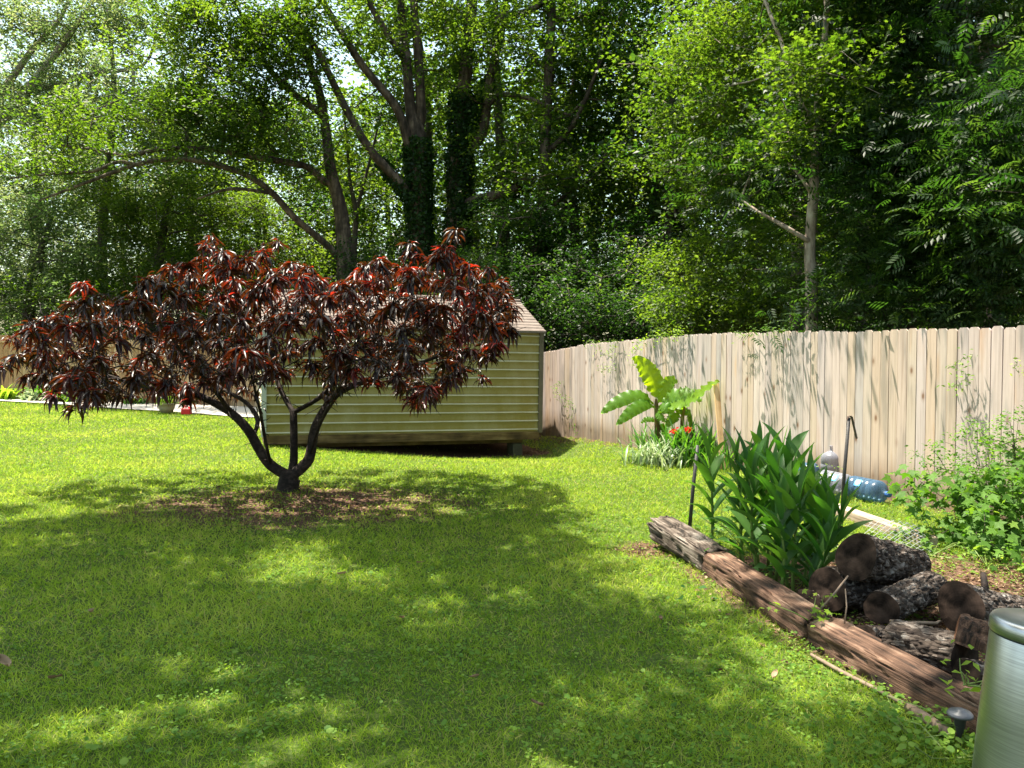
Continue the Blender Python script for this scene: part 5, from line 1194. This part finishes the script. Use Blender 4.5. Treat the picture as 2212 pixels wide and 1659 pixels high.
# red-flowered cannas
cn = np.array([W(1468, 1000, 11.6)[0], 11.6, 0.]); can = empty('flowering_plant', tuple(cn), 'leafy plant with two bright red blooms beside the banana plant', 'flowering plant')
fo = MB(); stb = MB()
for (tx, ty) in ((1456, 936), (1485, 934), (1440, 945), (1470, 940)):
    t = W(tx, ty, 11.55); b_ = cn+rng.normal(0, .05, 3)*[1, 1, 0]; stb.tube([b_, (b_+t)/2+[.01, 0, 0], t], [.009, .007, .005], 6)
    for k in range(6): strap(fo, b_+(t-b_)*(.2+.13*k), rng.uniform(0, 6.28), .3, .07, .8, float(rng.uniform(.4, .9)), up=1.0)
stb.build('stem', M['stem'], can, origin=tuple(cn)).location = (0, 0, 0); fo.build('foliage', M['lily'], can, smooth=True, origin=tuple(cn)).location = (0, 0, 0)
for (tx, ty) in ((1456, 932), (1485, 930)):
    c = W(tx, ty, 11.5); k = 16; pos = c+rng.normal(0, .015, (k, 3))
    leaf_obj('flower', [(inst(T_lance(.5, .5, .2), pos, rdir(k, -.3, .8), rdir(k), rng.uniform(.06, .09, k)), rng.random(k))], M['petal'], can, origin=tuple(cn)).location = (0, 0, 0)
def straps(name, label, centre, n, L_, w_, mat, spread, arch=(1.2, 2.2), up=(.9, 1.45), cat='plant', group=None):
    c = np.array([centre[0], centre[1], gzf(centre[0], centre[1])]); mb = MB()
    for _ in range(n):
        a = rng.uniform(0, 6.28); b_ = c+np.array([rng.normal(0, spread), rng.normal(0, spread), 0]); strap(mb, b_, a, L_*rng.uniform(.6, 1.2), w_*rng.uniform(.7, 1.2), rng.uniform(*arch), float(rng.random()), up=rng.uniform(*up), n=6)
    o = mb.build(name, M[mat], smooth=True, origin=tuple(c)); return tag(o, label, cat, group)
g1 = G(1400, 1005); straps('spider_lily', 'variegated white-striped arching plant at the left foot of the banana plant', g1[:2]+[0, .1], 110, .46, .026, 'striped', .16)
g1 = G(1440, 1008); straps('spider_lily', 'white-edged strappy plant directly below the red blooms', g1[:2]+[0, .05], 90, .42, .026, 'striped', .15)
g1 = G(1425, 985); straps('daylily', 'dark green spiky plant around the banana stem', g1[:2], 110, .58, .028, 'lily', .22, (.6, 1.6), (1.0, 1.5))
g1 = G(1500, 1005); straps('daylily', 'tall green spiky plant between the red blooms and the leaning board', g1[:2]+[0, .1], 130, .68, .034, 'lily', .2, (.5, 1.4), (1.0, 1.5))
g1 = G(1560, 1015); straps('daylily', 'sparse green spiky plant at the foot of the leaning board', g1[:2]+[.1, .0], 60, .5, .026, 'lily', .16, (.6, 1.5), (1.0, 1.5))
for (px, Y, n_, L_, mat, lb) in ((5, 22.3, 70, .55, 'sprout', 'yellow-green hosta at the left picture edge against the back fence'), (75, 22.2, 90, .45, 'striped', 'white-edged hosta on the driveway edge by the back fence'), (95, 22.5, 40, .7, 'lily', 'wispy tall plant behind the white-edged hosta'), (135, 22.1, 60, .42, 'clover', 'green hosta just right of the white-edged one'), (290, 22.4, 40, .35, 'lily', 'low plant tuft by the back fence behind the red tree')):
    x = (px-1106)/F*Y; straps('hosta', lb, (x, Y), n_, L_, .09, mat, .14, (1.0, 2.0), (.7, 1.4))

def weed(name, label, c, n, sig, size, tmpl, mat, stems=6, cat='weed', zup=.12, flat=.6, group=None, tint=.6):
    c = np.array(c, float); root = empty(name, tuple(c), label, cat, group)
    top = c+np.array([0, 0, zup]); st = MB(); tips_ = []
    for _ in range(stems):
        t = top+rng.normal(0, 1, 3)*[sig, sig, sig*flat]; m_ = (c+t)/2+rng.normal(0, sig*.2, 3); st.tube([c+rng.normal(0, .01, 3)*[1, 1, 0], m_, t], [.004, .003, .0015], 4); tips_ += [m_*.4+t*.6, t]
    st.build('stem', M['stem'], root, origin=tuple(c)).location = (0, 0, 0)
    tips_ = np.array(tips_); k = max(1, n//len(tips_)); pos = np.repeat(tips_, k, 0)+rng.normal(0, 1, (len(tips_)*k, 3))*size*.8; m = len(pos)
    leaf_obj('foliage', [(inst(tmpl, pos, rdir(m, -.5, .35), np.array([[0, -.35, 1.]])+rng.normal(0, .35, (m, 3)), size*rng.uniform(.6, 1.25, m)), np.clip(rng.normal(tint, .2, m), 0, 1))], M[mat], root, origin=tuple(c)).location = (0, 0, 0)
    return root
weed('vine_sprig', 'bright green ivy-leaved sprig growing at the joint of the two brown timbers', W(1765, 1350, 4.25), 46, .07, .055, T_lobed(), 'sprout', 8, zup=.06)
weed('vine_sprig', 'yellow-green five-leaved sprig against the small dark log by the steel bin', W(2090, 1480, 3.25), 34, .055, .055, T_kite(.45), 'sprout', 7, zup=.06)
q = G(1560, 1150); weed('weed', 'broad-leaved weed under the lone lily stalk', q, 50, .16, .09, T_lobed(), 'clover', 8, zup=.22, tint=.3)
q = G(1600, 1180); weed('weed', 'low leafy weed at the left foot of the lily clump', q, 70, .18, .07, T_lobed(), 'clover', 9, zup=.16, tint=.35)
q = G(1660, 1275); weed('weed', 'dark leafy groundcover around the feet of the lily stalks', q+[0, .25, 0], 240, .30, .07, T_kite(.6), 'lily', 16, zup=.10, flat=.3, tint=.4)
q = G(1830, 1190); weed('weed', 'low weed between the hooked pole and the topmost log', q, 60, .14, .05, T_kite(.6), 'clover', 8, zup=.1)
for (px, py, s_, lb) in ((2010, 1200, .16, 'pale leafy weed on the litter right of the topmost log'), (1930, 1175, .15, 'tangle of small weeds at the end of the pale plank'), (1985, 1300, .10, 'small green weed just behind the scaly grey log'), (2130, 1225, .15, 'leafy weed in the litter near the right picture edge'), (2100, 1590, .12, 'clump of round-leaved weeds around the black garden light'), (1980, 1600, .12, 'round-leaved weed patch on the lawn beside the grey pole'), (2060, 1640, .12, 'weed clump at the bottom edge left of the steel bin')):
    q = G(px, py); weed('weed', lb, q, 150 if py > 1400 else 90, s_*1.2, .026 if py > 1400 else .042, T_round() if py > 1400 else T_kite(.6), 'clover', 14, zup=.05, flat=.25, tint=.7)
q = G(1790, 1068); weed('weed', 'yellowish seedling in front of the jugs', q, 30, .06, .06, T_kite(.4), 'sprout', 5, zup=.25)
# grape-leaved bush and fine-leaved shrub at the right edge
q = G(2120, 1205); rb_ = empty('shrub', tuple(q), 'broad grape-leaved bush sprawling at the right edge in front of the fence', 'shrub')
sk = Skel(); sk.line([q-[0, 0, .05], q+[0, 0, .15]], [.010, .008])
tg = blob_targets([(2140, 1120, 75, 55, 6.5, .2, 34), (2055, 1062, 30, 18, 6.6, .1, 12), (2165, 1195, 60, 25, 6.25, .15, 14), (2210, 1060, 50, 50, 6.6, .2, 14), (2085, 1130, 40, 25, 6.4, .12, 8)]); tg[:, 2] = np.maximum(tg[:, 2], .06); sk.grow(tg, seg=.12)
sk.mesh(.0022, .5, 6).build('stem', M['bark_far'], rb_, origin=tuple(q)).location = (0, 0, 0)
n_ = 15; m = len(tg)*n_; pos = np.repeat(tg, n_, 0)+rng.normal(0, .07, (m, 3)); leaf_obj('foliage', [(inst(T_lobed(), pos, rdir(m, -.8, .1), np.array([[-.2, -.45, 1.]])+rng.normal(0, .35, (m, 3)), rng.uniform(.07, .15, m)), np.clip(rng.normal(.22, .22, m), 0, 1))], M['clover'], rb_, origin=tuple(q)).location = (0, 0, 0)
q = np.array([W(2180, 1100, 7.0)[0], 7.0, 0.]); rb_ = empty('shrub', tuple(q), 'airy small-leaved shrub rising against the fence at the right edge', 'shrub')
sk = Skel(); sk.line([q-[0, 0, .05], q+[.05, 0, .35], W(2190, 960, 7.0)], [.02, .015, .008])
tg = blob_targets([(2185, 1000, 60, 75, 7.0, .2, 50), (2120, 985, 30, 35, 7.0, .15, 8), (2215, 930, 40, 45, 7.0, .2, 22), (2080, 1020, 60, 14, 6.9, .15, 12), (2190, 1080, 60, 60, 6.95, .2, 24)]); sk.grow(tg, seg=.08, jit=.08)
sk.mesh(.0022, .5, 6).build('stem', M['bark_far'], rb_, origin=tuple(q)).location = (0, 0, 0)
leaf_obj('foliage', [cluster_leaves(tg, 38, .06, .036, T_kite(.5), .15)], M['clover'], rb_, origin=tuple(q)).location = (0, 0, 0)

# vines on the fence
def fvine(label, pts, nl, size, mat='clover', off=.05, tmpl=None, tint=.5):
    P_ = []
    for (px, py) in pts:
        k = (px-1106)/F; Y = (1.3+15.6*.4)/(k+.4)*.994; P_.append(W(px, py, Y)+np.array([nr[0], nr[1], 0])*off)
    P_ = np.array(P_); root = empty('fence_vine', tuple(P_[0]), label, 'vine'); mb = MB()
    C = np.concatenate([P_[i]+(P_[i+1]-P_[i])*np.linspace(0, 1, 8)[:, None]+rng.normal(0, .012, (8, 3)) for i in range(len(P_)-1)])
    mb.tube(C, .003, 4); mb.build('stem', M['stem'], root, origin=tuple(P_[0])).location = (0, 0, 0)
    idx = rng.integers(0, len(C), nl); pos = C[idx]+rng.normal(0, size*1.1, (nl, 3))
    leaf_obj('foliage', [(inst(tmpl or T_kite(.38), pos, rdir(nl, -.8, .4), np.array([[nr[0], nr[1], .6]])+rng.normal(0, .4, (nl, 3)), size*rng.uniform(.6, 1.3, nl)), np.clip(rng.normal(tint, .2, nl), 0, 1))], M[mat], root, origin=tuple(P_[0])).location = (0, 0, 0)
fvine('sprig of small-leaved vine poking through the fence high on the right', [(2110, 765), (2085, 775), (2060, 795), (2100, 810), (2075, 832), (2055, 835)], 60, .045)
fvine('ragged vine climbing the fence just right of the shed', [(1248, 940), (1240, 880), (1225, 860), (1205, 850), (1212, 825)], 110, .055, tint=.4)
fvine('yellow-green vine sprig hanging on the fence left of the banana leaf', [(1305, 768), (1325, 760), (1335, 748)], 50, .05, 'sprout')
fvine('small drooping vine tuft lower on the fence left of the banana plant', [(1300, 798), (1318, 800), (1330, 790)], 40, .045, 'clover', tint=.7)
fvine('leafy vine trailing over the fence top above the banana leaf', [(1440, 718), (1410, 728), (1385, 740), (1375, 765), (1370, 795)], 130, .055, 'sprout')
fvine('bright vine clump spilling over the fence top right of the trailing one', [(1480, 715), (1455, 718), (1430, 722)], 120, .055, 'sprout', off=.02)
fvine('thin vine creeping along the fence top near its far corner', [(1350, 735), (1320, 738), (1290, 740), (1270, 742)], 60, .05, 'clover', off=.02)
fvine('rusty-tipped vine draped over the fence top left of the grey-barked tree', [(1700, 712), (1660, 714), (1620, 716), (1590, 718)], 90, .05, 'clover', off=.02)
fvine('tiny vine shoot on the fence at the right picture edge', [(2205, 780), (2200, 790), (2208, 800)], 14, .04, 'sprout')

# ------------------------------------------------------------------ planter and red can on the driveway
Yp = 19.6; pxp = W(360, 890, Yp)[0]; zp = gzf(pxp, Yp)+.03
pl = empty('planter', (pxp, Yp, zp), 'round tan flower pot with green plants on the driveway edge, seen under the red tree', 'planter')
mb = MB(); mb.lathe([(0, 0), (.14, 0), (.19, .12), (.195, .2), (.21, .205), (.21, .235), (.18, .235), (.17, .19), (0, .19)], 28); mb.build('pot', M['pot'], pl, smooth=True)
pos = np.stack([rng.normal(0, .11, 160), rng.normal(0, .11, 160), rng.uniform(.2, .38, 160)], 1); leaf_obj('plant', [(inst(T_kite(.5), pos, rdir(160, -.3, 1), rdir(160), rng.uniform(.08, .14, 160)), rng.random(160))], M['sprout'], pl)
Yr = 19.35; xr = W(403, 893, Yr)[0]; zr = gzf(xr, Yr)+.03
rc = empty('fuel_can', (xr, Yr, zr), 'small red plastic fuel can standing right of the flower pot', 'can')
mb = MB(); mb.box((0, 0, .075), (.22, .16, .15)); o = mb.build('body', M['redplastic'], rc); bv = o.modifiers.new('bevel', 'BEVEL'); bv.width = .02; bv.segments = 3
mb = MB(); mb.tube([(-.07, 0, .15), (-.06, 0, .2), (.04, 0, .2), (.05, 0, .15)], .014, 8); mb.build('handle', M['redplastic'], rc, smooth=True)
mb = MB(); mb.lathe([(.02, .15), (.02, .185), (0, .187)], 12, M=(np.eye(3), (.08, 0, 0))); mb.build('cap', M['redplastic'], rc, smooth=True)
# dark metal tripod stand at the driveway, seen behind the red tree's stem
Yt = 18.6; x0 = W(515, 900, Yt)[0]; z0_ = gzf(x0, Yt); tp = empty('tripod_stand', (x0, Yt, z0_), 'thin black metal tripod stand near the shed corner, seen through the red tree', 'stand')
for k in range(3):
    a = k*2.09+.5; mb = MB(); mb.tube([(0, 0, .95), (.22*math.cos(a), .22*math.sin(a), 0)], .011, 6); mb.build('leg', M['iron'], tp)
mb = MB(); t = np.linspace(0, 2*math.pi, 24); mb.tube(np.stack([.12*np.cos(t), .12*np.sin(t), np.full(24, .5)], 1), .007, 6); mb.build('ring', M['iron'], tp)

# ------------------------------------------------------------------ single dry leaves on the lawn
def dleaf(px, py, size, label, seed):
    g0 = G(px, py); mb = MB(); m = 7; V = []; az = seed*1.3
    for i in range(m):
        t = i/(m-1); w_ = .42*math.sin(math.pi*min(1, .05+t*.95))**.8
        for k, s_ in enumerate((-1, -.4, .4, 1)): V.append((s_*w_*size/2, (t-.5)*size, size*(.16*s_*s_+.22*(t-.5)**2*(1+.5*math.sin(seed))+.05*math.sin(seed+s_*3+t*5))))
    mb.add(V, [(i*4+k, i*4+k+1, (i+1)*4+k+1, (i+1)*4+k) for i in range(m-1) for k in range(3)], .75+.2*math.sin(seed)); o = mb.build('dry_leaf', M['dry'], smooth=True)
    o.location = (g0[0], g0[1], gzf(g0[0], g0[1])+.04); o.rotation_euler = (.2*math.sin(seed), .25*math.cos(seed*2), az); tag(o, label, 'leaf', 'single fallen leaves on the lawn')
for k, (px, py, s_, lb) in enumerate(((10, 1452, .12, 'large pale curled leaf on the grass at the left edge'), (198, 1336, .085, 'curled buff leaf on the shaded lawn at left'), (120, 1482, .07, 'faded brown leaf sunk in the grass below the buff leaf'), (908, 1227, .06, 'pale pointed leaf standing up on the lawn in front of the red tree'),
        (738, 1250, .07, 'tan leaf lying in the sunny patch before the red tree'), (868, 1347, .055, 'brownish leaf in the middle of the shaded lawn'), (1428, 1352, .06, 'grey leaf on the lawn left of the middle timber'), (1675, 1477, .07, 'dull brown leaf on the sunny streak left of the near timber'), (1024, 1480, .05, 'small upright rust leaf low in the centre of the lawn'), (1160, 1540, .06, 'small tan leaf near the bottom centre of the lawn'))):
    dleaf(px, py, s_, lb, k*1.9+.7)
print('objects', len(bpy.data.objects))
